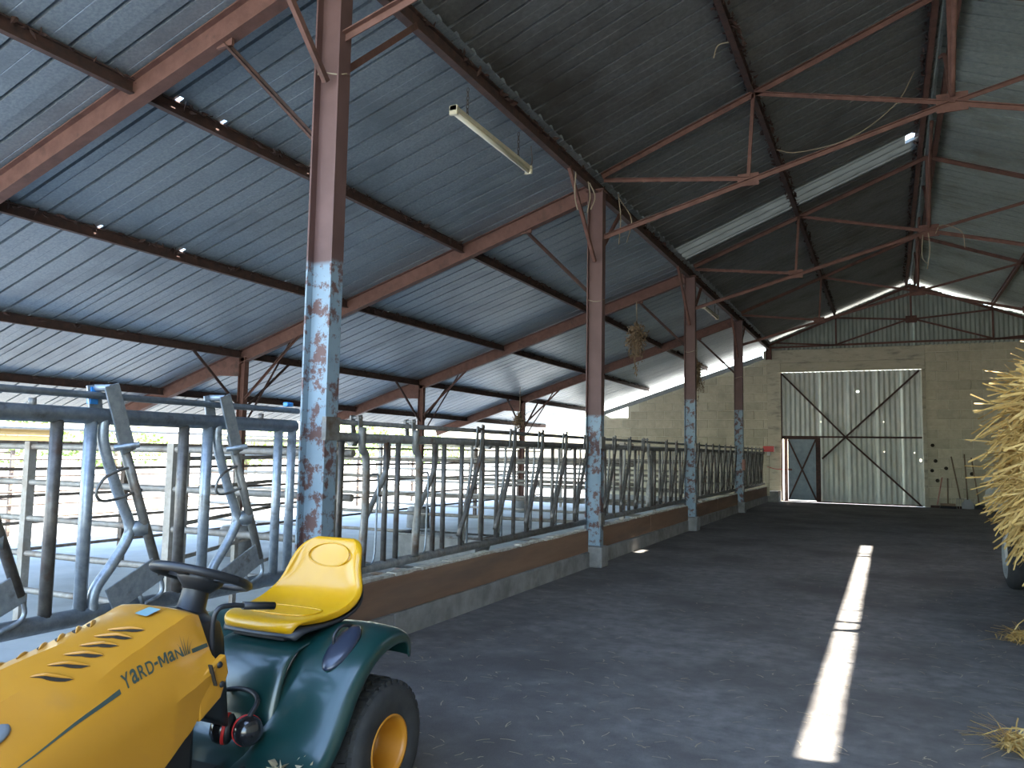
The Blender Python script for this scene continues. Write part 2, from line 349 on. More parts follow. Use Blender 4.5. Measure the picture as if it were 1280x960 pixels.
for ri, (xa, xb, zf, m) in enumerate(rows):
    za, zb = zf(xa), zf(xb)
    if ri == 0: za = zl(xa)
    L = sqrt((xa-xb)**2+(za-zb)**2)+.0
    base = sheet_mesh('roof_sheet', L, W, 1)
    nv = {}
    for j in range(nS+1):
        y = 1.0+j*W
        if y+W > Y1+.5: continue
        me, mm = base, m
        if ri in notches and j in notches[ri]:
            a, b = notches[ri][j]; me = sheet_mesh('roof_sheet', L, W, 1, notch=(a, b, .066))
        x0, x1 = xa, xb
        if ri in (5, 6) and j == 14: me = sheet_mesh('roof_sheet', L, W, 1) if ri == 5 else sheet_mesh('roof_sheet', L, W, 1, hole=(.52, .90, .06, .36)); mm = 'skylight'
        if ri == 8 and 6.5 < y+.48 < 17.2:                        # gap below the middle purlin of the right slope
            x0 = 3.145; key = 'short'
            if key not in nv: nv[key] = sheet_mesh('roof_sheet', sqrt((x0-xb)**2+(zf(x0)-zb)**2), W, 1)
            me = nv[key]
        dz = random.uniform(0, .0015)+(.007 if j % 2 else 0)
        place_sheet(me, mm, x0, zf(x0)+dz, x1, zb+dz, y)
    far = sheet_mesh('roof_sheet', L, 7.0, 1, ribs=22)
    oo = place_sheet(far, m, xa, za, xb, zb, Y0+ (7.0-W if xb > xa else 0)*0); oo.location.y = (Y0+7.0) if oo.matrix_local[1][1] < 0 else Y0
build('light_block_strip', MB().box((-3.612, Y0, zl(-3.61)-.01), (-3.602, Y1, zm(-3.61)+.004)), 'rust_dark', ceiling)  # hidden strip added to stop light leaking in at the roof step
# ridge capping
rc = MB(); rc.prism((RX, Y0, RZ+.04), (RX, Y1, RZ+.04), [(-.22, -.07), (0, .02), (.22, -.07), (.22, -.062), (0, .03), (-.22, -.062)])
build('ridge_cap', rc, 'sheet_old', ceiling)

# ------------------------------------------------------------------ steel: purlins
def debris(y0, y1, x, z, n, side, spread=.05):
    mb = MB()
    for _ in range(n):
        y = random.uniform(y0, y1); s = random.uniform(.012, .04)
        p = Vector((x+side*random.uniform(0, spread), y, z-random.uniform(.0, .05)))
        a = Vector((random.gauss(0, 1), random.gauss(0, 1.5), random.gauss(0, 1))).normalized()*s*1.6; b = Vector((random.gauss(0, 1), random.gauss(0, 1), random.gauss(0, 1))).normalized()*s*.7
        c = a.cross(b).normalized()*s*.4
        mb.add([p-a, p+b, p+a, p-b, p+c], [(0, 1, 4), (1, 2, 4), (2, 3, 4), (3, 0, 4), (0, 3, 2, 1)])
    return mb
plabels = ['heavy rusty purlin running along the tops of the inner posts', 'rusty purlin under the blue-grey roof, next below the post-top purlin',
           'rusty purlin midway between the inner and outer posts', 'rusty purlin carried on the outer row of posts', 'rusty purlin lowest on the roof, just inside the open eave']
for i, x in enumerate(PB[:5]):
    t = thing('roof_purlin', plabels[i], 'roof beam', (x, Y0, zl(x)-.11))
    z = zl(x)-.065-(.02 if i == 0 else 0)
    build('beam', MB().ibeam((x, Y0, z), (x, YW+.05, z), .12 if i else .15, .06 if i else .08), 'rust_dark', t)
    build('dirt_and_straw', debris(2, 27, x+.03, zl(x)-.005, 380 if i < 3 else 150, 1, .035), 'haycore' if i == 99 else 'rust_dark', t, kind='stuff')
tw = thing('roof_purlin', 'dirt-crusted purlin halfway up the dark roof slope towards the ridge', 'roof beam', (-1.47, Y0, zm(-1.47)-.11))
build('beam', MB().ibeam((-1.47, Y0, zm(-1.47)-.065), (-1.47, YW+.03, zm(-1.47)-.065), .12, .07), 'rust_dark', tw)
db = debris(3, 27, -1.47, zm(-1.47)-.02, 700, 1, .09); db2 = debris(3, 27, -1.47, zm(-1.47)-.02, 700, -1, .09)
db.add(db2.v, db2.f); build('dirt_and_straw', db, 'rust_dark', tw, kind='stuff')
for sx_, lab in ((-1, 'rusty ridge purlin on the darker side of the roof peak'), (1, 'rusty ridge purlin on the lighter side of the roof peak')):
    x = RX+sx_*.12; tr = thing('roof_purlin', lab, 'roof beam', (x, Y0, zm(x)-.14))
    build('beam', MB().ibeam((x, Y0, zm(x)-.075), (x, YW+.03, zm(x)-.075), .13, .07), 'rust', tr)
    if sx_ < 0: build('dirt_and_straw', debris(3, 27, x-.05, zm(x)-.03, 420, -1, .06), 'rust_dark', tr, kind='stuff')
tr = thing('roof_purlin', 'rusty purlin halfway down the lighter right-hand roof slope', 'roof beam', (2.93, Y0, zm(2.93)-.11))
build('beam', MB().ibeam((2.93, Y0, zm(2.93)-.065), (2.93, YW+.03, zm(2.93)-.065), .12, .07), 'rust', tr)

# ------------------------------------------------------------------ steel: posts, rafters, trusses
ordn = ['nearest the tractor', 'second from the tractor', 'third from the tractor', 'fourth from the tractor']
paint = [2.79, 1.99, 2.58, 2.68]
for i, y in enumerate(YP):
    t = thing('steel_post', 'rusty steel post with peeling blue-grey paint, on the feed fence, '+ordn[i], 'post', (PX, y, 0), 'posts along the feed fence')
    p = build('shaft', MB().ibeam((PX, y, 0.0), (PX, y, zl(PX)-.16), .22, .13, .014, .01, ref=(1, 0, 0)), 'post', t); p['paint_height'] = paint[i]
    build('footing', MB().box((PX-.16, y-.14, 0), (PX+.16, y+.14, .27)), 'concrete', t, bevel=.02)
    build('cap_plate', MB().box((PX-.13, y-.10, zl(PX)-.16), (PX+.13, y+.10, zl(PX)-.145)), 'rust', t)
    wr = MB(); zz = 4.15 if i == 0 else 3.55
    wr.tube([(PX+.115*cos(a)*1.02, y+.07*sin(a)*1.02, zz+.02*sin(a*2+i)) for a in [k*pi/8 for k in range(17)]], .006, 5)
    build('wire_tie', wr, 'twine', t)
    # braces
    for nm, a, b, ww in (('post to purlin, the camera side', (PX, y-1.05, zl(PX)-.15), (PX, y-.07, 4.08), .05), ('post to purlin, the far side', (PX, y+1.05, zl(PX)-.15), (PX, y+.07, 4.2), .05)):
        build('knee_brace', MB().angle(a, b, ww, .05, .008, ref=(1, 0, 0)), 'rust' if i != 1 else 'rust', t)
    build('knee_brace', MB().angle((-4.62, y, zl(-4.62)-.22), (PX-.11, y, 3.68), .05, .05, .008, ref=(0, 1, 0)), 'rust_dark', t)
    build('gusset', MB().box((-4.68, y-.012, zl(-4.62)-.27), (-4.52, y+.012, zl(-4.62)-.2)), 'rust', t)
    for s in (.35, 1.0): build('bolt_plate', MB().box((PX+.09, y-.075, s*1.55), (PX+.125, y+.075, s*1.55+.16)), 'galv_old', t)
for i, y in enumerate(YP+[YW-.10]):
    nm = ['first', 'second', 'third', 'fourth'][i] if i < 4 else 'last'
    lab = ['red-oxide rafter of the low roof running off the top left beside the nearest post', 'red-oxide rafter of the low roof meeting the second post from the tractor', 'red-oxide rafter of the low roof meeting the third post from the tractor', 'red-oxide rafter of the low roof meeting the fourth post from the tractor', 'grey steel rafter lying along the sloping top of the end block wall'][i]
    t = thing('roof_rafter', lab, 'roof beam', (OX, y, zl(OX)-.24), 'rafters of the low roof')
    xs, xe = (PX-.11, LX+.1)
    if i < 4:
        build('beam', MB().ibeam((xs, y, zl(xs)-.13), (xe, y, zl(xe)-.11), .22, .11, .012, .008), 'rust', t)
        build('haunch', MB().prism((OX, y-.004, 0), (OX, y+.004, 0), [(-.75, zl(OX-.75)-.22), (.0, zl(OX)-.22), (.0, zl(OX)-.46)], ref=(0, 0, 1)) if False else MB().add(
            [(OX-.7, y-.05, zl(OX-.7)-.2), (OX-.05, y-.05, zl(OX)-.2), (OX-.05, y-.05, zl(OX)-.46), (OX-.7, y+.05, zl(OX-.7)-.2), (OX-.05, y+.05, zl(OX)-.2), (OX-.05, y+.05, zl(OX)-.46)],
            [(0, 1, 2), (5, 4, 3), (0, 3, 4, 1), (1, 4, 5, 2), (2, 5, 3, 0)]), 'rust', t)
    else:
        build('beam', MB().ibeam((-3.75, y, zl(-3.75)-.36), (-10.0, y, zl(-10.0)-.36), .14, .10, .012, .008), 'steel_grey', t)
for i, y in enumerate(YP):
    t = thing('outer_post', 'thin rusty post on a concrete pier, level with the feed-fence post '+ordn[i], 'post', (OX, y, YG), 'outer posts of the low roof')
    build('shaft', MB().ibeam((OX, y, YG+.3), (OX, y, zl(OX)-.14), .14, .10, .012, .008, ref=(1, 0, 0)), 'rust', t)
    build('pier', MB().lathe((OX, y, YG), (0, 0, 1), [(0, 0), (.27, 0), (.26, .42), (.22, .47), (0, .47)], 14), 'concrete', t)
    for s in (-1, 1):
        build('knee_brace', MB().angle((OX, y+s*1.1, zl(OX)-.14), (OX, y+s*.06, 2.15), .045, .045, .008, ref=(1, 0, 0)), 'rust_dark', t)
    build('knee_brace', MB().angle((OX+1.2, y-.04, zl(OX+1.2)-.22), (OX+.08, y-.04, 2.3), .045, .045, .008, ref=(0, 1, 0)), 'rust', t)
    build('knee_brace', MB().angle((OX+.95, y+.05, zl(OX+.95)-.22), (OX+.08, y+.05, 1.95), .03, .03, .008, ref=(0, 1, 0)), 'rust_dark', t)
def truss(y, lab, wall=False):
    t = thing('roof_truss', lab, 'roof truss', (RX, y, 5.5), 'roof trusses over the aisle')
    A = (PX+.08, y, 5.28); LC0 = (PX+.10, y, 4.42); N1 = (-1.52, y, 4.98); F = (-1.45, y, zm(-1.45)-.14); K = (RX, y, 5.56); R = (RX, y, RZ-.17)
    mir = lambda p: (2*RX-p[0], p[1], p[2])
    if not wall:
        segs = [('top_chord', A, R, .10, .07), ('bottom_chord', LC0, K, .08, .06), ('web_bar', (PX+.1, y, 5.22), N1, .06, .05), ('web_bar', F, N1, .045, .045), ('web_bar', F, K, .06, .05)]
    else:
        B = 5.12
        segs = [('top_chord', (PX-.05, y, zm(PX)-.20), R, .09, .07), ('bottom_chord', (PX, y, B), (RX, y, B+.02), .07, .06), ('web_bar', (-1.45, y, zm(-1.45)-.16), (-1.45, y, B), .06, .05), ('web_bar', (-1.45, y, zm(-1.45)-.2), (RX, y, 5.85), .06, .05), ('web_bar', (-1.45, y, B+.02), (RX, y, 5.88), .06, .05), ('web_bar', (PX+.2, y, 5.28), (-1.45, y, B), .05, .05)]
        K = (RX, y, 5.85)
    for nm, a, b, ww, hh in segs:
        build(nm, MB().angle(a, b, ww, hh, .009), 'rust', t); build(nm, MB().angle(mir(a), mir(b), ww, hh, .009), 'rust', t)
    build('king_post', MB().bar(K, R, .06, .06, ref=(0, 1, 0)), 'rust', t)
    for p in ((N1, mir(N1)) if not wall else ()) : build('gusset', MB().box((p[0]-.13, y-.008, p[2]-.09), (p[0]+.13, y+.008, p[2]+.07)), 'rust', t)
    build('gusset', MB().box((K[0]-.16, y-.009, K[2]-.1), (K[0]+.16, y+.009, K[2]+.12)), 'rust', t)
    if not wall:
        for s in (-1, 1):
            build('ridge_brace', MB().tube(arc([(RX, y+s*1.7, RZ-.18), (RX, y+s*.8, RZ-.62), (RX, y+s*.06, 5.62)], 5), .028, 6), 'rust', t)
for i, y in enumerate(YP): truss(y, 'slim rusty roof truss over the aisle, resting on the post '+ordn[i])
truss(YW-.08, 'rusty gable truss flat against the corrugated sheet above the big door', True)
for y_ in (YW-.12,):
    t = thing('gable_stub', 'short red steel stub hanging at the left end of the gable, above the wall', 'post', (PX-.02, y_, 4.72))
    build('shaft', MB().ibeam((PX-.02, y_, 4.72), (PX-.02, y_, 5.16), .18, .12, .012, .01, ref=(1, 0, 0)), 'rust', t)

# ------------------------------------------------------------------ end wall of blocks, gable, door
wb = struct('wall_back', (0, YW, 0))
DX0, DX1, DZ = -3.19, .99, 4.28
CH, CL = .30, .62
XL, XR = -9.95, EX
def topz(x): return zl(x)-.40 if x < -3.75 else 5.04
HX0, HX1, HZ = -9.45, -8.5, 2.76
core = MB(); T0, T1 = YW+.012, YW+.20
def pol(pts):
    n = len(pts); core.add([(x, T0, z) for x, z in pts]+[(x, T1, z) for x, z in pts], [tuple(range(n)), tuple(range(2*n-1, n-1, -1))]+[(i, (i+1) % n, (i+1) % n+n, i+n) for i in range(n)])
pol([(XL, YG), (HX0, YG), (HX0, topz(HX0)), (XL, topz(XL))])
pol([(HX0, YG), (HX1, YG), (HX1, HZ), (HX1-.12, HZ+.02), (HX0+.3, HZ), (HX0, HZ+.16)])
pol([(HX1, YG), (DX0, YG), (DX0, topz(-3.76)), (-3.76, topz(-3.76)), (HX1, topz(HX1))])
pol([(DX1, 0), (XR, 0), (XR, 5.04), (DX1, 5.04)])
build('mortar_bed', core, 'mortar', wb)
shared = {}
def put_block(x0, x1, z0, z1a, z1b, sharedkey=None):
    g = .006; x0 += g; x1 -= g; z0 += g; z1a -= g; z1b -= g
    if x1-x0 < .05 or min(z1a, z1b)-z0 < .03: return
    dy = random.uniform(-.004, .004)
    def mk():
        cx = (x0+x1)/2; c = .012; mb = MB()
        rim = [(x0-cx, 0, 0), (x1-cx, 0, 0), (x1-cx, 0, z1b-z0), (x0-cx, 0, z1a-z0)]
        fr = [(x0-cx+c, -.012, c), (x1-cx-c, -.012, c), (x1-cx-c, -.012, z1b-z0-c), (x0-cx+c, -.012, z1a-z0-c)]
        bk = [(a, .17, b) for a, _, b in rim]
        mb.add(rim+fr+bk, [(4, 5, 6, 7), (0, 1, 5, 4), (1, 2, 6, 5), (2, 3, 7, 6), (3, 0, 4, 7), (0, 8, 9, 1), (1, 9, 10, 2), (2, 10, 11, 3), (3, 11, 8, 0), (8, 11, 10, 9)])
        return mb.mesh('brick')
    if sharedkey:
        if sharedkey not in shared: shared[sharedkey] = mk()
        me = shared[sharedkey]
    else: me = mk()
    link('brick', me, 'block', wb, ((x0+x1)/2, YW+.013+dy, z0))
nb = 0
for r in range(0, 18):
    z0 = r*CH; off = (r % 2)*CL/2
    for (xa, xb) in ((XL, -3.62), (1.10, XR)):
        x = xa-off if xa < 0 else xa-off
        while x < xb-.02:
            a, b = max(x, xa), min(x+CL, xb); x += CL
            ta, tb = min(z0+CH, topz(a)), min(z0+CH, topz(b))
            if ta-z0 < .04 or tb-z0 < .04: 
                if max(ta, tb)-z0 < .06: continue
                ta = max(ta, z0+.045); tb = max(tb, z0+.045)
            if a < HX1-.1 and b > HX0+.1 and z0+CH > HZ+.12: continue
            full = ta == tb == z0+CH
            put_block(a, b, z0, ta, tb, (round(b-a, 3),) if full else None); nb += 1
for z0 in ():
    pass
build('foundation_course', MB().box((XL, YW-.02, YG), (-3.6, YW+.18, -.004)), 'concrete', wb)
build('door_pier', MB().box((-3.62, YW-.015, 0), (DX0-.005, YW+.20, 4.60)), 'lintel', wb, bevel=.01)
build('door_pier', MB().box((DX1+.005, YW-.012, 0), (1.10, YW+.20, DZ)), 'lintel', wb, bevel=.01)
build('lintel', MB().box((-3.75, YW-.02, 4.605), (1.10, YW+.20, 5.03)), 'lintel', wb, bevel=.01)
build('lintel', MB().box((DX0, YW-.012, DZ+.012), (1.10, YW+.20, 4.60)), 'lintel', wb, bevel=.01)
for x, z in ((1.32, 1.42), (1.22, 1.12), (1.6, 1.2), (1.36, .82), (2.28, 1.05), (1.25, 1.9)):
    build('wall_hole_shade', MB().lathe((x, YW+.0025, z), (0, -1, 0), [(.0, .016), (.045, .016), (.06, .0)], 7), 'slot_shade', wb)  # dark disc on the block face, painted as the shade inside a hole
def corr_mesh(x0, x1, zlo, zhiA, zhiB, pitch=.125, amp=.019, y=0, holes=(), n=6):
    """vertical corrugated sheet between x0 and x1 with a sloping top; holes are small missing bits"""
    k = max(2, int(round((x1-x0)/pitch*n))); xs = [x0+(x1-x0)*i/k for i in range(k+1)]
    zs = [0, 1]; H = max(zhiA, zhiB)-zlo
    for hx, hz, hr in holes: zs += [(hz-hr-zlo)/H, (hz+hr-zlo)/H]
    zs = sorted(zs); mb = MB(); vs = []; fs = []
    for s in zs:
        for i, x in enumerate(xs):
            zt = zhiA+(zhiB-zhiA)*(x-x0)/(x1-x0); vs.append((x, y+amp*sin(2*pi*(x-x0)/pitch), zlo+(zt-zlo)*s))
    m = k+1
    for a in range(len(zs)-1):
        for i in range(k):
            cx = (xs[i]+xs[i+1])/2; cz = zlo+H*(zs[a]+zs[a+1])/2
            if any(abs(cx-hx) < hr and abs(cz-hz) < hr for hx, hz, hr in holes): continue
            fs.append((a*m+i, a*m+i+1, (a+1)*m+i+1, (a+1)*m+i))
    return mb.add(vs, fs, True)
gp = struct('trim_2', (0, YW, 5.04))      # the sheeted gable
x = -3.56
while x < EX-.05:
    xb = min(x+.87, EX)
    if x < RX < xb: xb = RX
    g = .055 if not (RX-.1 < x < 3.2) else .085
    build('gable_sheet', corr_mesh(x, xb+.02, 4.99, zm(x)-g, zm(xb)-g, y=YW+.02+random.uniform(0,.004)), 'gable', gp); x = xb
door = struct('door_1', (DX0, YW-.04, 0))
hl = [(-.83, 3.60, .03), (.93, 1.43, .04), (-1.95, 2.62, .012), (-.1, 2.62, .012), (-.1, 1.68, .014), (.75, 1.66, .014), (-1.1, 1.7, .01), (-1.05, 2.64, .01)]
dxs = [DX0, DX0+1.15, -1.2, -.36, .36, DX1]
for a, b in zip(dxs[:-1], dxs[1:]):
    zl0 = 2.13 if a == DX0 else .014+random.uniform(0, .012)
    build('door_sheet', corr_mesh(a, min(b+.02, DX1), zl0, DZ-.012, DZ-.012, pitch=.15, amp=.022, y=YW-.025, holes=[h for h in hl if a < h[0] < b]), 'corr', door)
yb = YW-.07
nodeX, nodeZ = -1.22, 2.13
for a, b in (((DX0+.03, yb, DZ-.05), (nodeX, yb, nodeZ)), ((nodeX, yb-.01, nodeZ), (DX1-.1, yb-.01, .04)), ((DX1-.06, yb, DZ-.05), (nodeX, yb, nodeZ)), ((nodeX, yb-.01, nodeZ), (-1.93, yb-.01, 1.42)), ((DX0+.02, yb-.02, 2.13), (DX1-.02, yb-.02, 2.13))):
    build('brace', MB().bar(a, b, .055, .05, ref=(0, 1, 0)), 'rust_dark', door)
build('stile', MB().box((DX1-.05, yb-.03, .02), (DX1, yb+.02, DZ-.02)), 'corr', door)
build('stile', MB().box((DX0, yb-.03, .02), (DX0+.04, yb+.02, DZ-.02)), 'rust_dark', door)
build('stile', MB().box((-2.05, yb-.03, .02), (-1.98, yb+.02, 2.1)), 'rust_dark', door)
build('rail', MB().box((DX0+.04, yb-.025, .01), (DX1-.05, yb+.02, .045)), 'rust_dark', door)
build('roller_track', MB().box((DX0-.1, YW-.06, DZ-.005), (DX1+.15, YW-.02, DZ+.03)), 'lintel', door)
wk = MB().box((-2.98, yb, .06), (-2.12, yb+.02, 2.06)); wick = build('wicket_door', wk, 'wicket', door)
for a, b in (((-2.97, yb-.015, .08), (-2.12, yb-.015, 2.04)), ((-2.97, yb-.02, 2.04), (-2.12, yb-.02, .08))): build('wicket_brace', MB().bar(a, b, .05, .03, ref=(0, 1, 0)), 'rust_dark', wick)
build('wicket_stile', MB().box((-3.10, yb-.03, .02), (-2.99, yb+.02, 2.06)), 'pinkpaint', wick)
build('wicket_stile', MB().box((-2.122, yb-.03, .02), (-2.05, yb+.02, 2.08)), 'rust_dark', wick)
build('wicket_head', MB().box((-3.15, yb-.03, 2.05), (-2.05, yb+.025, 2.16)), 'rust_dark', wick)
build('latch', MB().box((-2.98, yb-.05, 1.02), (-2.86, yb-.015, 1.08)), 'rust', wick)
# plain closing walls that the photograph does not show
build('wall_right', MB().box((EX, Y0, 0), (EX+.2, YW+.2, EZ-.05)), 'block', kind='structure')

# ------------------------------------------------------------------ planks and feed barriers
for i in range(5):
    ya, yb_ = (YP[i-1] if i else -1.36), (YP[i] if i < 4 else 26.75)
    h = (yb_-ya)/2
    for k in range(2):
        a, b = ya+(.165 if k == 0 else 0)+k*h, ya+(k+1)*h-(.165 if k == 1 else .012)
        lab = ('brown plank under the feed fence, '+('camera-side' if k == 0 else 'door-side')+' half, '+['alongside the tractor bonnet', 'right behind the tractor seat', 'second to third post', 'third to fourth post', 'fourth post to end wall'][i])
        d = random.uniform(-.006, .006)
        t = thing('timber_plank', lab, 'plank', (-3.575, a, .21), 'planks along the feed fence')
        build('board', MB().box((-3.605, a, .208), (-3.552+d, b, .48+d)), 'timber', t, bevel=.006)
        mb = MB(); y = a
        while y < b-.02:
            n_ = min(b, y+random.uniform(.05, .2)); hh = random.uniform(.006, .022); mb.box((-3.66, y, .475+d), (-3.56-random.uniform(0, .03), n_, .485+d+hh)); y = n_
        build('caked_dust', mb, 'lime', t, kind='stuff')
        if i == 2 and k == 1: pass
BX = -3.64
def unit_meshes():
    """bars of one head space, local y from its first upright, z = 0 at the bottom rail's middle (world .58)"""
    U = {}
    H = 1.0
    def mm(f): mb = MB(); f(mb); return mb.mesh('bar')
    U['upright'] = mm(lambda m: m.tube([(0, 0, 0), (0, 0, H)], .023, 8))
    U['sbarA'] = mm(lambda m: m.tube(arc([(0, .60, H), (0, .60, .82), (0, .54, .68), (0, .40, .48), (0, .31, .36), (0, .28, .22), (0, .28, 0)], 4), .022, 8))
    U['leverA'] = mm(lambda m: m.tube(arc([(.045, .19, H+.08), (.045, .19, H-.08), (.045, .245, .84), (.045, .255, .5), (.045, .23, .03)], 4), .03, 8))
    U['leverB'] = mm(lambda m: (m.tube(arc([(.045, .66, H+.10), (.045, .65, H-.06), (.045, .56, .74), (.045, .40, .42), (.045, .22, .13)], 4), .023, 8), m.tube(arc([(.045, .22, .14), (.045, .30, .07), (.045, .33, .10), (.045, .40, .34), (.045, .46, .5)], 4), .008, 5)))
    U['sbarB'] = mm(lambda m: m.tube(arc([(0, .52, H), (0, .53, .8), (0, .47, .55), (0, .40, .33), (0, .385, 0)], 4), .015, 8))
    U['rodA'] = mm(lambda m: m.tube(arc([(.02, .27, .70), (.02, .40, .72), (.02, .45, .68), (.02, .44, .4), (.02, .42, .06), (.02, .30, .03)], 5), .009, 6))
    U['rodB'] = mm(lambda m: m.tube([(.0, .46, .0), (.0, .47, .55)], .010, 6))
    U['latch'] = mm(lambda m: (m.bar((.03, .20, H-.03), (.03, .17, H+.17), .05, .012, ref=(1, 0, 0)), m.bar((-.04, .20, H-.03), (-.04, .17, H+.17), .05, .012, ref=(1, 0, 0)), m.tube([(-.06, .17, H+.15), (.05, .17, H+.15)], .014, 6)))
    U['latchB'] = mm(lambda m: (m.bar((.05, .62, H-.1), (.05, .66, H+.17), .05, .012, ref=(1, 0, 0)), m.bar((.05, .53, H-.05), (.05, .55, H+.15), .04, .012, ref=(1, 0, 0)), m.tube([(.05, .55, H+.13), (.05, .66, H+.13)], .012, 6)))
    return U
U = unit_meshes()
def barrier(i, ya, yb_, lab):
    zb = .58
    t = thing('feed_barrier', lab, 'feed fence', (BX, ya, zb), 'head-locking feed fence panels')
    build('bottom_rail', MB().tube([(BX, ya, zb), (BX, yb_, zb)], .038, 10), 'galv_old', t)
    build('top_rail', MB().tube([(BX, ya, zb+1.0), (BX, yb_, zb+1.0)], .036, 10), 'galv_old', t)
    build('locking_rail', MB().tube([(BX, ya+.1, zb+1.11), (BX, yb_, zb+1.11)], .02, 8), 'galv_old', t)
    n = 7; p = .745; y = ya+.30
    for yy_ in (ya+.12,): link('upright', U['upright'], 'dark_bar', t, (BX, yy_, zb))
    for k in range(n):
        A = (i == 1 and k < 2) or (i == 2 and k == 3)
        link('upright', U['upright'], 'dark_bar', t, (BX, y, zb))
        if y+.56 < yb_-.05: link('upright', U['upright'], 'dark_bar', t, (BX, y+.575 if A else y+.33, zb))
        if y+.62 < yb_:
            link('curved_bar', U['sbarA' if A else 'sbarB'], 'galv_old', t, (BX, y, zb))
            lv = link('locking_lever', U['leverA' if A else 'leverB'], 'galv_old' if A else 'dark_bar', t, (BX, y, zb))
            link('latch', U['latch' if A else 'latchB'], 'galv_old', lv, (BX, y, zb))
            link('rod', U['rodA' if A else 'rodB'], 'galv', t, (BX, y, zb))
            build('stop_collar', MB().tube([(BX, y+.1, zb+.96), (BX, y+.16, zb+.96)], .03, 6), 'galv_old', t) if k % 3 == 0 else None
        y += p
barrier(1, YP[0]+.09, YP[1]-.09, 'feed fence panel of dark and galvanised bars just behind the yellow seat')
barrier(2, YP[1]+.09, YP[2]-.09, 'feed fence panel between the second and third posts from the tractor')
barrier(3, YP[2]+.09, YP[3]-.09, 'feed fence panel between the third and fourth posts from the tractor')
barrier(4, YP[3]+.09, 26.55, 'last feed fence panel, between the fourth post and the end wall')
# the nearest panel has a different, heavier pattern
t = thing('feed_barrier', 'heavy galvanised feed fence panel in front of the tractor, with flat lever plates', 'feed fence', (BX, -1.2, .62), 'head-locking feed fence panels')
zb, zt = .64, 1.64
build('bottom_rail', MB().tube([(BX, -1.2, zb), (BX, 4.2, zb)], .044, 12), 'galv', t)
build('top_rail', MB().tube([(BX, -1.2, zt), (BX, 4.17, zt)], .042, 12), 'galv', t)
build('locking_rail', MB().tube([(BX, -1.2, zt+.105), (BX, 4.2, zt+.105)], .019, 10), 'galv', t)
for yc in (1.7, 2.48, 3.245, 4.02): build('upright', MB().tube([(BX, yc, zb), (BX, yc, zt)], .030, 10), 'dark_bar' if yc != 4.02 else 'galv', t)
build('upright', MB().tube([(BX, 4.15, zb), (BX, 4.15, zt)], .03, 10), 'galv', t)
for u, y in enumerate((1.90, 2.66, 3.42)):
    build('upright', MB().tube([(BX, y, zb), (BX, y, zt)], .031, 10), 'galv', t)
    build('curved_bar', MB().tube(arc([(BX+.01, y+.065, zt), (BX+.01, y+.07, zt-.14), (BX+.01, y+.17, 1.25), (BX+.01, y+.25, 1.08), (BX+.01, y+.24, 1.0), (BX+.01, y+.16, .88), (BX+.01, y+.07, .76), (BX+.01, y+.06, zb)], 5), .028, 10), 'galv', t)
    lv = build('locking_lever', MB().tube([(BX+.05, y+.13, 1.56), (BX+.05, y+.42, .80)], .025, 10), 'dark_bar' if u == 0 else 'galv_old', t)
    hd = MB(); hd.bar((BX+.075, y+.045, 1.80), (BX+.075, y+.17, 1.46), .085, .012, ref=(1, 0, 0)); hd.bar((BX-.03, y+.02, 1.80), (BX-.03, y+.05, 1.64), .075, .012, ref=(1, 0, 0)); hd.tube([(BX-.04, y+.035, 1.785), (BX+.08, y+.045, 1.785)], .02, 8); hd.tube([(BX+.05, y+.1, 1.48), (BX+.13, y+.19, 1.50)], .016, 8)
    build('latch_head', hd, 'galv', lv, bevel=.003)
    cl = MB(); cl.tube([(BX-.02, y+.245, 1.055), (BX+.05, y+.335, 1.055)], .043, 10); build('pivot_collar', cl, 'galv', lv)
    pl = MB(); pl.bar((BX+.06, y+.12, .70), (BX+.06, y+.42, .84), .14, .012, ref=(1, 0, 0)); build('lever_plate', pl, 'galv', lv, bevel=.004)
    ho = MB(); ho.tube(arc([(BX+.05, y+.43, .80), (BX+.05, y+.45, .72), (BX+.05, y+.42, .68), (BX+.05, y+.33, .65)], 4), .012, 6); ho.tube([(BX+.05, y+.30, .72), (BX+.05, y+.33, .65)], .012, 6); build('lever_hook', ho, 'galv', lv)
    lp = MB(); lp.tube(arc([(BX+.05, y+.21, 1.385), (BX+.12, y+.02, 1.34), (BX+.14, y-.05, 1.27), (BX+.12, y-.01, 1.22), (BX+.07, y+.12, 1.22), (BX+.05, y+.28, 1.26)], 6), .008, 6); build('wire_loop', lp, 'galv_old', lv)
    if u == 1: build('clip', MB().box((BX-.05, y+.0, 1.70), (BX-.02, y+.05, 1.79)), 'blueclip', t, bevel=.006)
build('clip', MB().box((BX-.02, 4.07, 1.77), (BX+.02, 4.13, 1.80)), 'blueclip', t, bevel=.006)
for yy_ in (2.35, 3.85): build('rail_bolt', MB().tube([(BX, yy_, zt+.03), (BX, yy_, zt+.07)], .018, 8), 'galv_old', t)

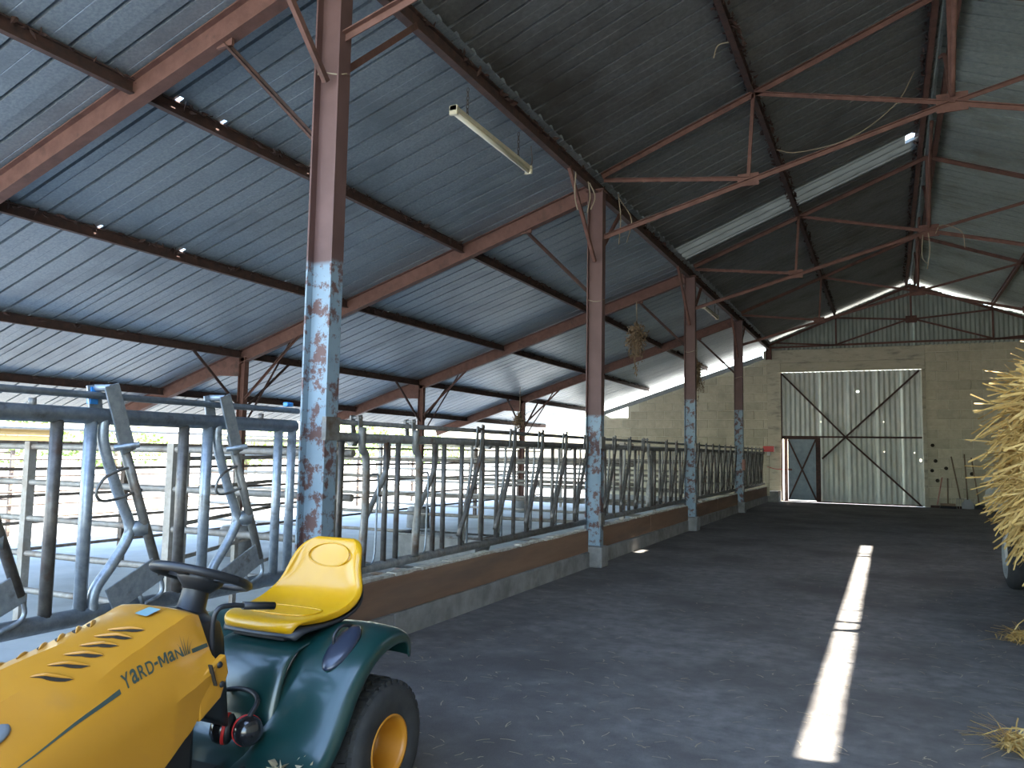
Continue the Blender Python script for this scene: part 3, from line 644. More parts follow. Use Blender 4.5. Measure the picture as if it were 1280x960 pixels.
# ------------------------------------------------------------------ cattle pens behind the feed fence
def pen_fence(lab, a, b, zs, posts, r=.028, m='pen', pr=.04, group='cattle pen rails'):
    a, b = Vector((*a, 0)), Vector((*b, 0)); t = thing('pen_fence', lab, 'pen fence', (a.x, a.y, YG), group)
    for z in zs: build('rail', MB().tube([a+Vector((0, 0, z)), b+Vector((0, 0, z))], r, 8), m, t)
    for f in posts:
        q = a+(b-a)*f; build('stake', MB().box((q.x-pr, q.y-pr, YG), (q.x+pr, q.y+pr, max(zs)+.05)), m, t)
    return t
pen_fence('pale five-rail pen fence crossing behind the nearest feed panel', (-3.80, 5.05), (-13.0, 4.85), (.07, .42, .76, 1.11, 1.46), (.02, .21, .42, .66, .99), .03)
pen_fence('grey pen gate hung beside the nearest outer post', (-5.7, 5.12), (-6.6, 7.3), (.2, .5, .8, 1.1, 1.38), (.0, .5, 1), .02, 'pen', .025)
pen_fence('six-rail pen fence crossing the yard behind the second feed panel', (-3.80, 12.6), (-13.0, 12.2), (-.02, .32, .66, .98, 1.30, 1.62), (.02, .3, .64, .99), .03)
pen_fence('pen fence across the yard behind the third feed panel', (-3.80, 18.6), (-13.0, 18.4), (.0, .32, .64, .96, 1.28, 1.6), (.02, .3, .64, .99), .03)
pen_fence('pen fence across the yard closest to the end wall', (-3.80, 24.0), (-13.0, 24.0), (.0, .32, .64, .96, 1.28, 1.6), (.02, .3, .64, .99), .03)
pen_fence('low lengthwise rails joining the outer posts', (OX-.4, 5.1), (OX-.4, 23.8), (.1, .45, .8, 1.15, 1.5), (.16, .42, .75, .9), .022, 'rust_bar')
of = pen_fence('dark outer fence with a thick pipe on top, in the sunlit yard', (-15.0, 1.5), (-15.0, 27.5), (.05, .3, .55, .85, 1.18), (.0, .12, .24, .36, .48, .6, .72, .84, 1), .022, 'rust_bar', .04)
build('top_pipe', MB().tube([(-15.0, 1.5, 1.80), (-15.0, 27.5, 1.80)], .055, 10), 'steel_grey', of)
for k in range(9): build('pipe_prop', MB().tube([(-15.0, 1.5+26*.12*k if k < 8 else 27.4, 1.2), (-15.0, 1.5+26*.12*k if k < 8 else 27.4, 1.8)], .025, 6), 'steel_grey', of)
pen_fence('thin cross rails dividing the sunlit yard beyond the roof', (-15.2, 9.5), (-24, 9.2), (.1, .4, .7, 1.0, 1.3), (.0, .33, .66, 1), .02, 'rust_bar', .03)
pen_fence('distant pale fence at the far side of the yard', (-26.0, 2), (-26.0, 40), (.2, .6, 1.0, 1.3), [k/12 for k in range(13)], .03, 'pen', .05)
bd = thing('board_screen', 'pale yellow timber boards fixed high on the outer yard fence', 'boards', (-15.12, 5.0, 1.40))
for k in range(3):
    for y0_, y1_ in ((4.2, 7.4), (7.42, 10.3)): build('board', MB().box((-15.13, y0_+.05*k, 1.40+.12*k), (-15.09, y1_-.05*k, 1.512+.12*k)), 'board', bd)
# low manger blocks on the yard floor
for i, (x, y) in enumerate(((-5.2, 7.4), (-6.4, 10.9))):
    t = thing('feed_trough', ['dark low trough on the yard floor behind the yellow seat', 'dark low trough on the yard floor past the second pen fence'][i], 'trough', (x, y, YG))
    mb = MB(); mb.add([(x-.75, y-.28, YG+.45), (x+.75, y-.28, YG+.45), (x+.75, y+.28, YG+.45), (x-.75, y+.28, YG+.45), (x-.65, y-.18, YG), (x+.65, y-.18, YG), (x+.65, y+.18, YG), (x-.65, y+.18, YG),
                      (x-.70, y-.23, YG+.45), (x+.70, y-.23, YG+.45), (x+.70, y+.23, YG+.45), (x-.70, y+.23, YG+.45), (x-.62, y-.15, YG+.06), (x+.62, y-.15, YG+.06), (x+.62, y+.15, YG+.06), (x-.62, y+.15, YG+.06)],
           [(4, 7, 6, 5), (0, 4, 5, 1), (1, 5, 6, 2), (2, 6, 7, 3), (3, 7, 4, 0), (0, 1, 9, 8), (1, 2, 10, 9), (2, 3, 11, 10), (3, 0, 8, 11), (8, 9, 13, 12), (9, 10, 14, 13), (10, 11, 15, 14), (11, 8, 12, 15), (12, 13, 14, 15)])
    build('basin', mb, 'dark_bar' if i == 0 else 'concrete', t)
    build('rim', MB().tube([(x-.75, y-.28, YG+.46), (x+.75, y-.28, YG+.46), (x+.75, y+.28, YG+.46), (x-.75, y+.28, YG+.46), (x-.75, y-.28, YG+.46)], .018, 6), 'galv_old', t)
# hedge trees beyond the yard
def tree(x, y, h, w_, lab):
    t = thing('hedge_tree', lab, 'tree', (x, y, YG-.03), 'trees beyond the yard')
    build('trunk', MB().tube([(x, y, YG-.03), (x+.1, y, h*.3), (x, y+.1, h*.6)], .1, 7, rs=[.16, .12, .06]), 'bark', t)
    mb = MB()
    for _ in range(900):
        d = Vector((random.gauss(0, 1), random.gauss(0, 1), random.gauss(0, 1))).normalized()*random.uniform(.55, 1)**.5
        p = Vector((x+d.x*w_, y+d.y*w_, h*.52+d.z*h*.46)); s = random.uniform(.10, .24)
        a = Vector((random.gauss(0, 1), random.gauss(0, 1), random.gauss(0, 1))).normalized()*s; b = a.cross(Vector((random.random(), random.random(), 1))).normalized()*s*.6
        mb.add([p-a, p+b, p+a, p-b], [(0, 1, 2, 3)])
    build('foliage', mb, 'leaf', t, kind='stuff')
for i in range(8):
    tree(-36-random.uniform(0, 4), 6+i*8.2, random.uniform(2.6, 4.2), random.uniform(2.6, 3.6), ['first', 'second', 'third', 'fourth', 'fifth', 'sixth', 'seventh', 'eighth'][i]+' tree of the hedge row beyond the yard, counting from the yellow boards')

# ------------------------------------------------------------------ lamps, dried bunches, twine
def lamp(y0_, y1_, z, lab):
    x = -3.66; t = thing('batten_lamp', lab, 'lamp', (x, y0_, z), 'batten lamps under the roof')
    build('housing', MB().prism((x, y0_, z), (x, y1_, z), [(-.04, .0), (.04, .0), (.03, .045), (-.03, .045)]), 'lampshell', t)
    build('tube', MB().tube([(x, y0_+.03, z-.018), (x, y1_-.03, z-.018)], .024, 10), 'tube', t)
    for e in (y0_, y1_-.035): build('end_cap', MB().box((x-.043, e, z-.045), (x+.043, e+.035, z+.05)), 'lampshell', t, bevel=.006)
    for yy_ in (y0_+.28, y1_-.30):
        ch = MB(); zc = z+.045; kk = 0; ztop = zl(x)-.16
        while zc < ztop:
            ax = (1, 0, 0) if kk % 2 else (0, 1, 0)
            ch.tube([(x+(.012*cos(a) if not kk % 2 else 0), yy_+(.012*cos(a) if kk % 2 else 0), zc+.02+.026*sin(a)) for a in [q*pi/4 for q in range(9)]], .004, 5, caps=False); zc += .042; kk += 1
        build('chain', ch, 'chain', t)
    build('cable', MB().tube(arc([(x, y1_-.01, z), (x+.02, y1_+.03, z+.12), (x, y1_+.04, zl(x)-.16)], 5), .007, 6), 'chain', t)
lamp(6.22, 7.98, 4.72, 'long yellowed batten lamp on chains between the first and second posts')
lamp(17.5, 19.05, 4.80, 'small-looking batten lamp hanging between the third and fourth posts')
def bunch(x, y, ztop, zb0, zb1, wid, lab, n=130):
    t = thing('dried_bunch', lab, 'dried plants', (x, y, zb1), 'dried plant bunches')
    build('string', MB().tube([(x, y, ztop), (x+.01, y, zb0)], .01, 5), 'twine', t)
    mb = MB(); L = zb0-zb1
    for _ in range(n):
        f = random.random(); a = random.uniform(0, 2*pi); rr = wid*random.random()**.6
        e = Vector((x+rr*cos(a), y+rr*sin(a), zb0-L*(.25+.6*f)))
        mb.tube([(x, y, zb0), (x+(e.x-x)*.4, y+(e.y-y)*.4, zb0-L*.25*(1+f)), e], .006, 4, caps=False)
        for k in range(5):
            c = Vector((x, y, zb0)).lerp(e, random.uniform(.35, 1.05))+Vector((random.gauss(0, .03), random.gauss(0, .03), random.gauss(0, .04)))
            u = Vector((random.gauss(0, 1), random.gauss(0, 1), random.gauss(0, 1))).normalized()*.035; v = u.cross(Vector((.3, .5, 1))).normalized()*.018
            mb.add([c-u, c+v, c+u, c-v], [(0, 1, 2, 3)])
    build('stalks_and_leaves', mb, 'dry', t, kind='stuff')
    dg = MB().tube([(x-.05, y, zb1+L*.2), (x-.04, y+.02, zb1+L*.05), (x, y, zb1-.22)], .01, 4); 
    for k in range(10):
        c = Vector((x-.03+random.gauss(0, .03), y, zb1-.2+random.uniform(0, .3))); dg.add([c, c+Vector((.03, .02, .02)), c+Vector((.01, 0, -.06))], [(0, 1, 2)])
    build('dangling_stem', dg, 'dry', t)
bunch(-4.62, 15.50, zl(-4.62)-.25, 4.22, 3.3, .26, 'big bunch of dried plants hanging near the third post')
bunch(-4.62, 21.16, zl(-4.62)-.25, 4.10, 3.0, .24, 'narrower bunch of dried plants hanging near the fourth post', 90)
bunch(-9.3, 19.9, zl(-9.3)-.03, 2.6, 2.05, .2, 'small pale dried bunch hanging low over the pens', 60)
def twine(lab, strands):
    x, y, z = strands[0][0]; t = thing('baling_twine', lab, 'twine', (x, y, z), 'old baling twine')
    for s in strands: build('strand', MB().tube(arc(s, 5), .008, 5), 'twine', t)
zz = zl(PX)-.2
twine('frayed baling twine dangling from the purlin beside the second post', [[(PX+.08, 9.4, zz), (PX+.1, 9.42, zz-.2), (PX+.07, 9.4, zz-.42)], [(PX+.08, 9.45, zz), (PX+.14, 9.5, zz-.18), (PX+.1, 9.45, zz-.36)], [(PX+.06, 9.0, zz), (PX+.05, 9.0, zz-.3), (PX+.09, 9.0, zz-.5)]])
twine('frayed baling twine on the aisle side of the second post', [[(PX+.2, 10.3, zz+.1), (PX+.22, 10.35, zz-.25), (PX+.18, 10.4, zz-.6)], [(PX+.15, 10.5, zz+.1), (PX+.3, 10.6, zz-.2), (PX+.2, 10.7, zz-.5)]])
twine('knotted twine hanging under the ridge at the third truss', [[(RX-.02, 15.5, 5.5), (RX, 15.48, 5.2), (RX-.05, 15.5, 4.85)], [(RX+.1, 15.6, 5.5), (RX+.2, 15.6, 5.65), (RX+.5, 15.6, 5.5), (RX+.55, 15.6, 5.2)], [(RX-.1, 15.6, 5.5), (RX-.12, 15.6, 5.1), (RX-.02, 15.6, 4.95)]])
twine('long slack cord looping up to the dark roof by the second truss', [[(-1.4, 11.9, zm(-1.4)-.2), (-1.1, 12.0, 6.0), (-.4, 12.0, 6.1), (.2, 12.0, 6.5), (.45, 12.0, zm(.45)-.05)]])
twine('hooked twine scrap on the dirt-crusted purlin', [[(-1.5, 8.6, zm(-1.5)-.1), (-1.62, 8.55, zm(-1.5)-.14), (-1.66, 8.5, zm(-1.5)-.3)]])

# ------------------------------------------------------------------ garden tractor
CX = -2.40
tr_ = thing('garden_tractor', 'yellow and green ride-on garden tractor parked beside the feed fence', 'garden tractor', (CX, 2.3, 0))
def mirx(x): return 2*CX-x
# bonnet: sections front to back; (half-width, z) from the lower edge over the crease to the crown
def hood_ring(y, pts): return [(CX-.02+dx, y, z) for dx, z in pts]+[(CX-.02-dx, y, z) for dx, z in reversed(pts[:-1])]
HOOD = [  # y: lower edge, belly, lip lower, lip upper, crease, shoulder, crown
    (1.06, [(.18, .30), (.20, .38), (.205, .41), (.20, .42), (.18, .45), (.10, .55), (0, .61)]),
    (1.22, [(.22, .30), (.25, .45), (.245, .495), (.238, .505), (.22, .53), (.12, .655), (0, .715)]),
    (1.44, [(.25, .32), (.275, .52), (.262, .588), (.252, .606), (.225, .645), (.12, .755), (0, .798)]),
    (1.65, [(.27, .36), (.288, .575), (.262, .663), (.25, .683), (.205, .750), (.11, .815), (0, .843)]),
    (1.87, [(.285, .44), (.29, .63), (.256, .730), (.242, .748), (.185, .833), (.10, .872), (0, .886)]),
    (2.00, [(.285, .54), (.29, .68), (.252, .753), (.238, .771), (.178, .880), (.10, .898), (0, .904)]),
    (2.07, [(.285, .63), (.29, .71), (.250, .758), (.236, .778), (.175, .902), (.10, .911), (0, .913)]),
    (2.11, [(.285, .70), (.288, .735), (.248, .763), (.234, .783), (.172, .893), (.10, .902), (0, .905)]),
]
def resample(sec, n=5):
    out = []
    ks = [sec[0]]+sec+[sec[-1]]
    for i in range(1, len(ks)-2):
        for k in range(n):
            t = k/n; h = lambda a, b, c, d: b+(c-a)*.5*t*(1-t)**2*.8+(c-b)*(3*t*t-2*t**3)+(d-b)*.5*(t-1)*t*t*.8
            out.append((ks[i][0]+(ks[i+1][0]-ks[i][0])*t, [(h(*(ks[i-1+q][1][j][0] for q in range(4))), h(*(ks[i-1+q][1][j][1] for q in range(4)))) for j in range(7)]))
    out.append(sec[-1]); return out
HOOD = resample(HOOD)
hb = MB(); hb.loft([hood_ring(y, p) for y, p in HOOD], closed=False, smooth=True)
r0 = hood_ring(*HOOD[0]); r1 = hood_ring(*HOOD[-1]); n = len(r0)
hb.add(r0, [tuple(range(n))]); hb.add(r1, [tuple(range(n-1, -1, -1))])
hood = build('bonnet', hb, 'yellow', tr_); hood.data.set_sharp_from_angle(angle=radians(24))
def hoodpt(y, k0, f):
    """point on the left flank: between profile vertices k0 and k0+1, fraction f, at depth y"""
    for (ya, pa), (yb2, pb) in zip(HOOD[:-1], HOOD[1:]):
        if ya <= y <= yb2:
            s = (y-ya)/(yb2-ya); P = lambda k: Vector((CX-.02+pa[k][0]+(pb[k][0]-pa[k][0])*s, y, pa[k][1]+(pb[k][1]-pa[k][1])*s))
            return P(k0).lerp(P(k0+1), f)
def hoodn(y, k0):
    a = hoodpt(y, k0, 0); b = hoodpt(y, k0, 1); c = hoodpt(y+.02 if y < 2.06 else y-.02, k0, 0)
    n_ = (b-a).cross(c-a).normalized(); return n_ if n_.x > 0 or n_.z > .5 else -n_
# louvres: a tapered dark patch painting the opening's shade, a raised lip behind it, on both halves of the bonnet top
def top_at(dx, y):
    for (ya, pa), (yb2, pb) in zip(HOOD[:-1], HOOD[1:]):
        if ya <= y <= yb2:
            s = (y-ya)/(yb2-ya); P = [(pa[k][0]+(pb[k][0]-pa[k][0])*s, pa[k][1]+(pb[k][1]-pa[k][1])*s) for k in (4, 5, 6)]
            (x0, z0), (x1, z1) = (P[2], P[1]) if dx < P[1][0] else (P[1], P[0])
            return z0+(z1-z0)*(dx-x0)/(x1-x0)
SLOTS = [((0.043, 1.844), (0.133, 1.919)), ((0.045, 1.793), (0.138, 1.869)), ((0.055, 1.735), (0.138, 1.815)), ((0.061, 1.678), (0.143, 1.76)), ((0.075, 1.617), (0.149, 1.707)), ((0.087, 1.556), (0.161, 1.647))]
for (la, ly), (ra, ry) in SLOTS:
    for sd in (1, -1):
        mb = MB(); lip = []; sv = []
        for q in range(11):
            f = q/10; dx = la+(ra-la)*f; y = ly+(ry-ly)*f-.006*sin(pi*f); wd = .029*(f**.8)*(1-f**5)**.5+.0005
            c = Vector((CX-.02+sd*dx, y, top_at(dx, y)))
            e = Vector((CX-.02+sd*dx, y-wd*.75, top_at(dx, y-wd*.75)+.0015)); g_ = Vector((CX-.02+sd*dx, y+wd*.25, top_at(dx, y+wd*.25)+.0015))
            sv += [e, g_]; r_ = .012*sin(pi*min(1, f*1.02+.02))**.7+.001
            lip.append([g_+Vector((0, 0, -.003)), g_+Vector((0, -r_*.1, r_*.55)), g_+Vector((0, r_*.6, r_*.75)), g_+Vector((0, r_*1.8, .0005)), g_+Vector((0, r_*1.8, -.004))])
        build('louvre_slot_shade', MB().add(sv, [(2*i, 2*i+1, 2*i+3, 2*i+2) for i in range(10)]), 'slot_shade', hood)
        build('louvre_lip', MB().loft(lip), 'yellow', hood)
# printed stripe, name and grass emblem on the flank band (profile faces 3-4)
def flank(y, f, off=.0015): return hoodpt(y, 3, f)+hoodn(y, 3)*off
def flank_strip(ya, yb2, f0, f1, n=8, f0b=None, f1b=None):
    mb = MB(); vs = []
    for i in range(n+1):
        s = i/n; y = ya+(yb2-ya)*s
        vs += [flank(y, f0+((f0b if f0b is not None else f0)-f0)*s), flank(y, f1+((f1b if f1b is not None else f1)-f1)*s)]
    return mb.add(vs, [(2*i, 2*i+1, 2*i+3, 2*i+2) for i in range(n)])
build('stripe', flank_strip(1.36, 1.752, .10, .16, 10, .08, .26), 'graphic', hood)
build('stripe', flank_strip(2.035, 2.106, .06, .17, 3), 'graphic', hood)
def letter(ch, y0_, y1_, f0, f1, size_y=None):
    """one flat printed letter stretched over the flank between two depths"""
    if ch == 'M':
        me = bpy.data.meshes.new('letter'); Q = [[(0, 0), (.2, 0), (.2, 1), (0, 1)], [(.8, 0), (1, 0), (1, 1), (.8, 1)], [(.06, 1), (.24, 1), (.58, .2), (.42, .2)], [(.94, 1), (.76, 1), (.42, .2), (.58, .2)]]
        me.from_pydata([tuple(flank(y0_+(y1_-y0_)*a, f0+(f1-f0)*b, .002+.0002*i)-wloc(hood)) for i, q in enumerate(Q) for a, b in q], [], [tuple(range(4*i, 4*i+4)) for i in range(4)])
        return me
    cu = bpy.data.curves.new('letter', 'FONT'); cu.body = ch; cu.offset = .016; tmp = bpy.data.objects.new('tmp', cu); col.objects.link(tmp)
    me = bpy.data.meshes.new_from_object(tmp.evaluated_get(bpy.context.evaluated_depsgraph_get())); bpy.data.objects.remove(tmp); bpy.data.curves.remove(cu)
    xs = [v.co.x for v in me.vertices]; ys = [v.co.y for v in me.vertices]; xa, xb = min(xs), max(xs); za, zb2 = min(ys), max(ys)
    for v in me.vertices:
        s = (v.co.x-xa)/(xb-xa); f = (v.co.y-za)/(zb2-za)
        v.co = flank(y0_+(y1_-y0_)*s, f0+(f1-f0)*f, .002)-wloc(hood)
    return me
word = [('Y', 1.0), ('a', .9), ('R', .95), ('D', 1.0), ('-', .5), ('M', 1.25), ('a', .9), ('N', 1.0)]
ya = 1.766; tot = sum(q for _, q in word)+.16*len(word); sc_ = (2.0-ya)/tot; y = ya
for ch, q in word:
    f1 = .62-.30*(y-ya)/.235; f0, f1 = (.09, f1) if ch != '-' else (.25, .34)
    me = letter(ch, y, y+q*sc_, f0, f1); me.name = 'letter'
    link('letter', me, 'graphic', hood, wloc(hood)); y += (q+.16)*sc_
gm = MB()
for k, (dy, tip, ln) in enumerate(((0, -.012, .58), (.008, .0, .82), (.016, .006, .72), (.024, .022, .62), (.03, .03, .45))):
    a = 1.998+dy*.85; vs = []
    for i in range(5):
        s = i/4; vs += [flank(a+tip*s*s-.0024*(1-s), .08+ln*.72*s, .002), flank(a+tip*s*s+.0024*(1-s), .08+ln*.72*s, .002)]
    gm.add(vs, [(2*i, 2*i+1, 2*i+3, 2*i+2) for i in range(4)])
build('grass_emblem', gm, 'graphic', hood)
q = hoodpt(2.0, 5, .55); build('sticker', MB().add([q+Vector((.03, -.03, .002)), q+Vector((.03, .03, .016)), q+Vector((-.03, .03, .018)), q+Vector((-.03, -.03, .006))], [(0, 1, 2, 3)]), 'sticker_b', hood)
hp = Vector((CX+.135, 1.405, .688)); build('lamp_lens', MB().ell(hp, .045, .055, .014, 18, 8, Matrix.Rotation(.42, 3, 'Y') @ Matrix.Rotation(.38, 3, 'X')), 'lens', hood)
# hinge cheek at the rear lower corner of the bonnet
build('side_cheek', MB().loft([[(CX+.262, 2.02, .70), (CX+.27, 2.135, .765), (CX+.272, 2.15, .70), (CX+.272, 2.12, .62), (CX+.27, 2.03, .56)], [(CX+.24, 2.02, .70), (CX+.24, 2.135, .765), (CX+.24, 2.15, .70), (CX+.24, 2.12, .62), (CX+.24, 2.03, .56)]]), 'yellow', tr_, bevel=.006)
for z, yy_ in ((.735, 2.105), (.665, 2.12)): build('cheek_screw', MB().lathe((CX+.272, yy_, z), (1, 0, 0), [(0, .006), (.009, .006), (.012, 0)], 10), 'black', tr_)
build('cheek_slot_shade', MB().bar((CX+.2735, 2.06, .745), (CX+.2755, 2.085, .67), .004, .018, ref=(1, 0, 0)), 'slot_shade', tr_)  # dark sliver on the cheek, its colour standing for shade in an opening
# dash, column, steering wheel
dm = MB().loft([[(CX-.19, 2.10, .55), (CX+.19, 2.10, .55), (CX+.17, 2.10, .87), (CX, 2.10, .905), (CX-.17, 2.10, .87)], [(CX-.19, 2.20, .50), (CX+.19, 2.20, .50), (CX+.15, 2.22, .85), (CX, 2.22, .89), (CX-.15, 2.22, .85)], [(CX-.16, 2.28, .45), (CX+.16, 2.28, .45), (CX+.10, 2.29, .78), (CX, 2.29, .82), (CX-.10, 2.29, .78)]])
build('dashboard', dm, 'black', tr_, bevel=.012)
SWC = Vector((CX+.01, 2.25, .998)); SN = Vector((0, sin(.36), cos(.36)))
build('steering_column', MB().lathe((CX, 2.205, .84), (0, .28, .96), [(.075, 0), (.07, .03), (.052, .05), (.048, .13), (.06, .15), (0, .15)], 18), 'black', tr_)
sw = MB(); a = Vector((1, 0, 0)); b = SN.cross(a)
ring = []
for j in range(33):
    t_ = 2*pi*j/32; ring.append(SWC+(a*cos(t_)+b*sin(t_))*.178)
sw.tube(ring, .017, 10, caps=False)
swo = build('steering_wheel', sw, 'black', tr_)
sp = MB()
for t_ in (pi*.02, pi*.98, pi*1.5): sp.bar(SWC+SN*-.012, SWC+(a*cos(t_)+b*sin(t_))*.165, .05, .014, ref=tuple(SN))
sp.lathe(SWC-SN*.055, SN, [(0, 0), (.05, 0), (.085, .035), (.09, .05), (.07, .062), (0, .066)], 20)
build('wheel_hub', sp, 'black', swo)
# lever with a grip
lv = build('control_lever', MB().tube(arc([(CX+.2, 2.14, .72), (CX+.215, 2.12, .86), (CX+.225, 2.13, .915), (CX+.24, 2.17, .925), (CX+.26, 2.24, .915)], 5), .009, 8), 'black', tr_)
build('grip', MB().tube([(CX+.255, 2.22, .918), (CX+.29, 2.345, .90)], .0145, 10), 'black', lv)
# seat: a grid across (u) and from front edge to back top (v)
SV = [ # y, z, half width, edge lift
    (2.555, .728, .170, -.004), (2.535, .760, .188, .0), (2.560, .790, .206, .004), (2.64, .789, .226, .012), (2.74, .780, .240, .028), (2.84, .782, .248, .045), (2.92, .800, .244, .062), (2.975, .845, .224, .062), (3.005, .905, .198, .052),
    (3.028, .965, .180, .042), (3.045, 1.02, .166, .028), (3.060, 1.060, .136, .008), (3.078, 1.078, .092, .0)]
seat = MB(); rings = []; NU = 14
for i, (y, z, hw, lf) in enumerate(SV):
    back = min(1, max(0, (z-.80)/.16)) if i > 4 else 0
    row = []
    for j in range(NU+1):
        u = -1+2*j/NU; e = abs(u)**2.6
        row.append((CX+hw*sin(u*pi/2*.98) if True else 0, y-e*lf*1.1*back-(e*.012 if i < 3 else 0)+(.05*e if i < 3 else 0), z+e*lf*(1-back)-(abs(u)**6)*.02*(1-back)))
    rings.append(row)
seat.loft(rings, closed=False)
st = build('seat', seat, 'seat', tr_)
sm = st.modifiers.new('pad', 'SOLIDIFY'); sm.thickness = .03; sm.offset = -1
ss = st.modifiers.new('round', 'SUBSURF'); ss.levels = 2; ss.render_levels = 2
shell = MB(); rg = []
for i, row in enumerate(rings[1:-2]):
    f = 1.03
    rg.append([(CX+(p[0]-CX)*f, p[1]+(.022 if i > 5 else .004*i)+.012, p[2]-(.040 if i < 6 else .040*max(0, 1-(i-5)/4))) for p in row])
shell.loft(rg, closed=False)
sh = build('seat_shell', shell, 'black', st); q = sh.modifiers.new('pad', 'SOLIDIFY'); q.thickness = .016; q.offset = 0
q = sh.modifiers.new('round', 'SUBSURF'); q.levels = 1; q.render_levels = 1
def bead(fn):
    build('seat_bead', MB().tube([fn(2*pi*k/40) for k in range(41)], .0042, 6, caps=False), 'seat', st)
def back_pt(t_):
    x = .118*cos(t_); z = .995+.052*sin(t_); u = abs(x)/.175
    return (CX+x, 3.036+(z-.985)*.33-.046*u**2.6-.001, z)
def pan_pt(t_):
    c_, s_ = cos(t_), sin(t_); x = .165*abs(c_)**.7*(1 if c_ > 0 else -1); y = 2.745+.095*abs(s_)**.7*(1 if s_ > 0 else -1)
    for A_, B_ in zip(SV[2:6], SV[3:7]):
        if A_[0] <= y <= B_[0]:
            f = (y-A_[0])/(B_[0]-A_[0]); z, hw, lf = (A_[k]+(B_[k]-A_[k])*f for k in (1, 2, 3)); u = math.asin(abs(x)/hw)/(pi/2*.98)
            return (CX+x, y, z+lf*u**2.6-.02*u**6+.002)
bead(back_pt); bead(pan_pt)
for s in (-1, 1):
    sprg = MB().tube([(CX+s*.12+.022*cos(t_), 2.88+.022*sin(t_), .715+.0023*t_) for t_ in [k*pi/6 for k in range(37)]], .004, 5); build('seat_spring', sprg, 'black', tr_)
build('seat_bracket', MB().box((CX-.14, 2.58, .70), (CX+.14, 2.86, .735)), 'black', tr_, bevel=.008)
# green body: tunnel and fenders (profile swept across)
PF = [(2.985, .60), (2.98, .69), (2.92, .728), (2.82, .735), (2.70, .70), (2.60, .63), (2.52, .53), (2.46, .42), (2.38, .335), (2.26, .30), (1.95, .295), (1.80, .30)]
def fender(s, outer, inner, name='fender'):
    mb = MB(); rows_ = []
    xs = [inner, inner+(outer-inner)*.12, inner+(outer-inner)*.55, inner+(outer-inner)*.86, outer-s*.004, outer]
    for k, x in enumerate(xs):
        up_ = (0, .012, .014, .006, -.012, -.055)[k]
        row = []
        for i, (y, z) in enumerate(PF):
            a, b_ = PF[max(0, i-1)], PF[min(len(PF)-1, i+1)]; d = Vector((b_[0]-a[0], b_[1]-a[1])).normalized(); nrm = Vector((-(-d.y), -d.x)) if False else Vector((d.y, -d.x))
            row.append((x, y+nrm.x*up_, z+nrm.y*up_))
        rows_.append(row)
    mb.loft(rows_, closed=False)
    o = build(name, mb, 'green', tr_); q = o.modifiers.new('pad', 'SOLIDIFY'); q.thickness = .012; q.offset = 0
    q = o.modifiers.new('round', 'SUBSURF'); q.levels = 2; q.render_levels = 2
    return o
fd = fender(1, -1.885, CX+.17); fender(-1, mirx(-1.885), CX-.17)
tn = MB(); P2 = [(3.0, .60), (3.0, .69), (2.92, .70), (2.62, .695), (2.53, .66), (2.48, .56), (2.45, .42), (2.42, .33), (2.30, .31), (1.8, .305)]
rows_ = []
for x, d in ((CX-.21, -.02), (CX-.19, .012), (CX, .022), (CX+.19, .012), (CX+.21, -.02)): rows_.append([(x, y-d*(1 if i > 2 else 0), z+d*(.6 if i < 4 else 0)) for i, (y, z) in enumerate(P2)])
tn.loft(rows_, closed=False); to = build('body_tunnel', tn, 'green', tr_); q = to.modifiers.new('pad', 'SOLIDIFY'); q.thickness = .012; q.offset = 0; q = to.modifiers.new('round', 'SUBSURF'); q.levels = 2; q.render_levels = 2
# dark console with a hoop on the near fender
cn = MB().ell((-2.03, 2.665, .688), .058, .125, .026, 20, 10, Matrix.Rotation(.60, 3, 'X')); co = build('fender_console', cn, 'darkblue', tr_)
build('console_hoop', MB().tube(arc([(-2.06, 2.65, .69), (-2.06, 2.65, .735), (-2.055, 2.695, .765), (-2.05, 2.75, .755)], 5), .007, 6), 'black', co)
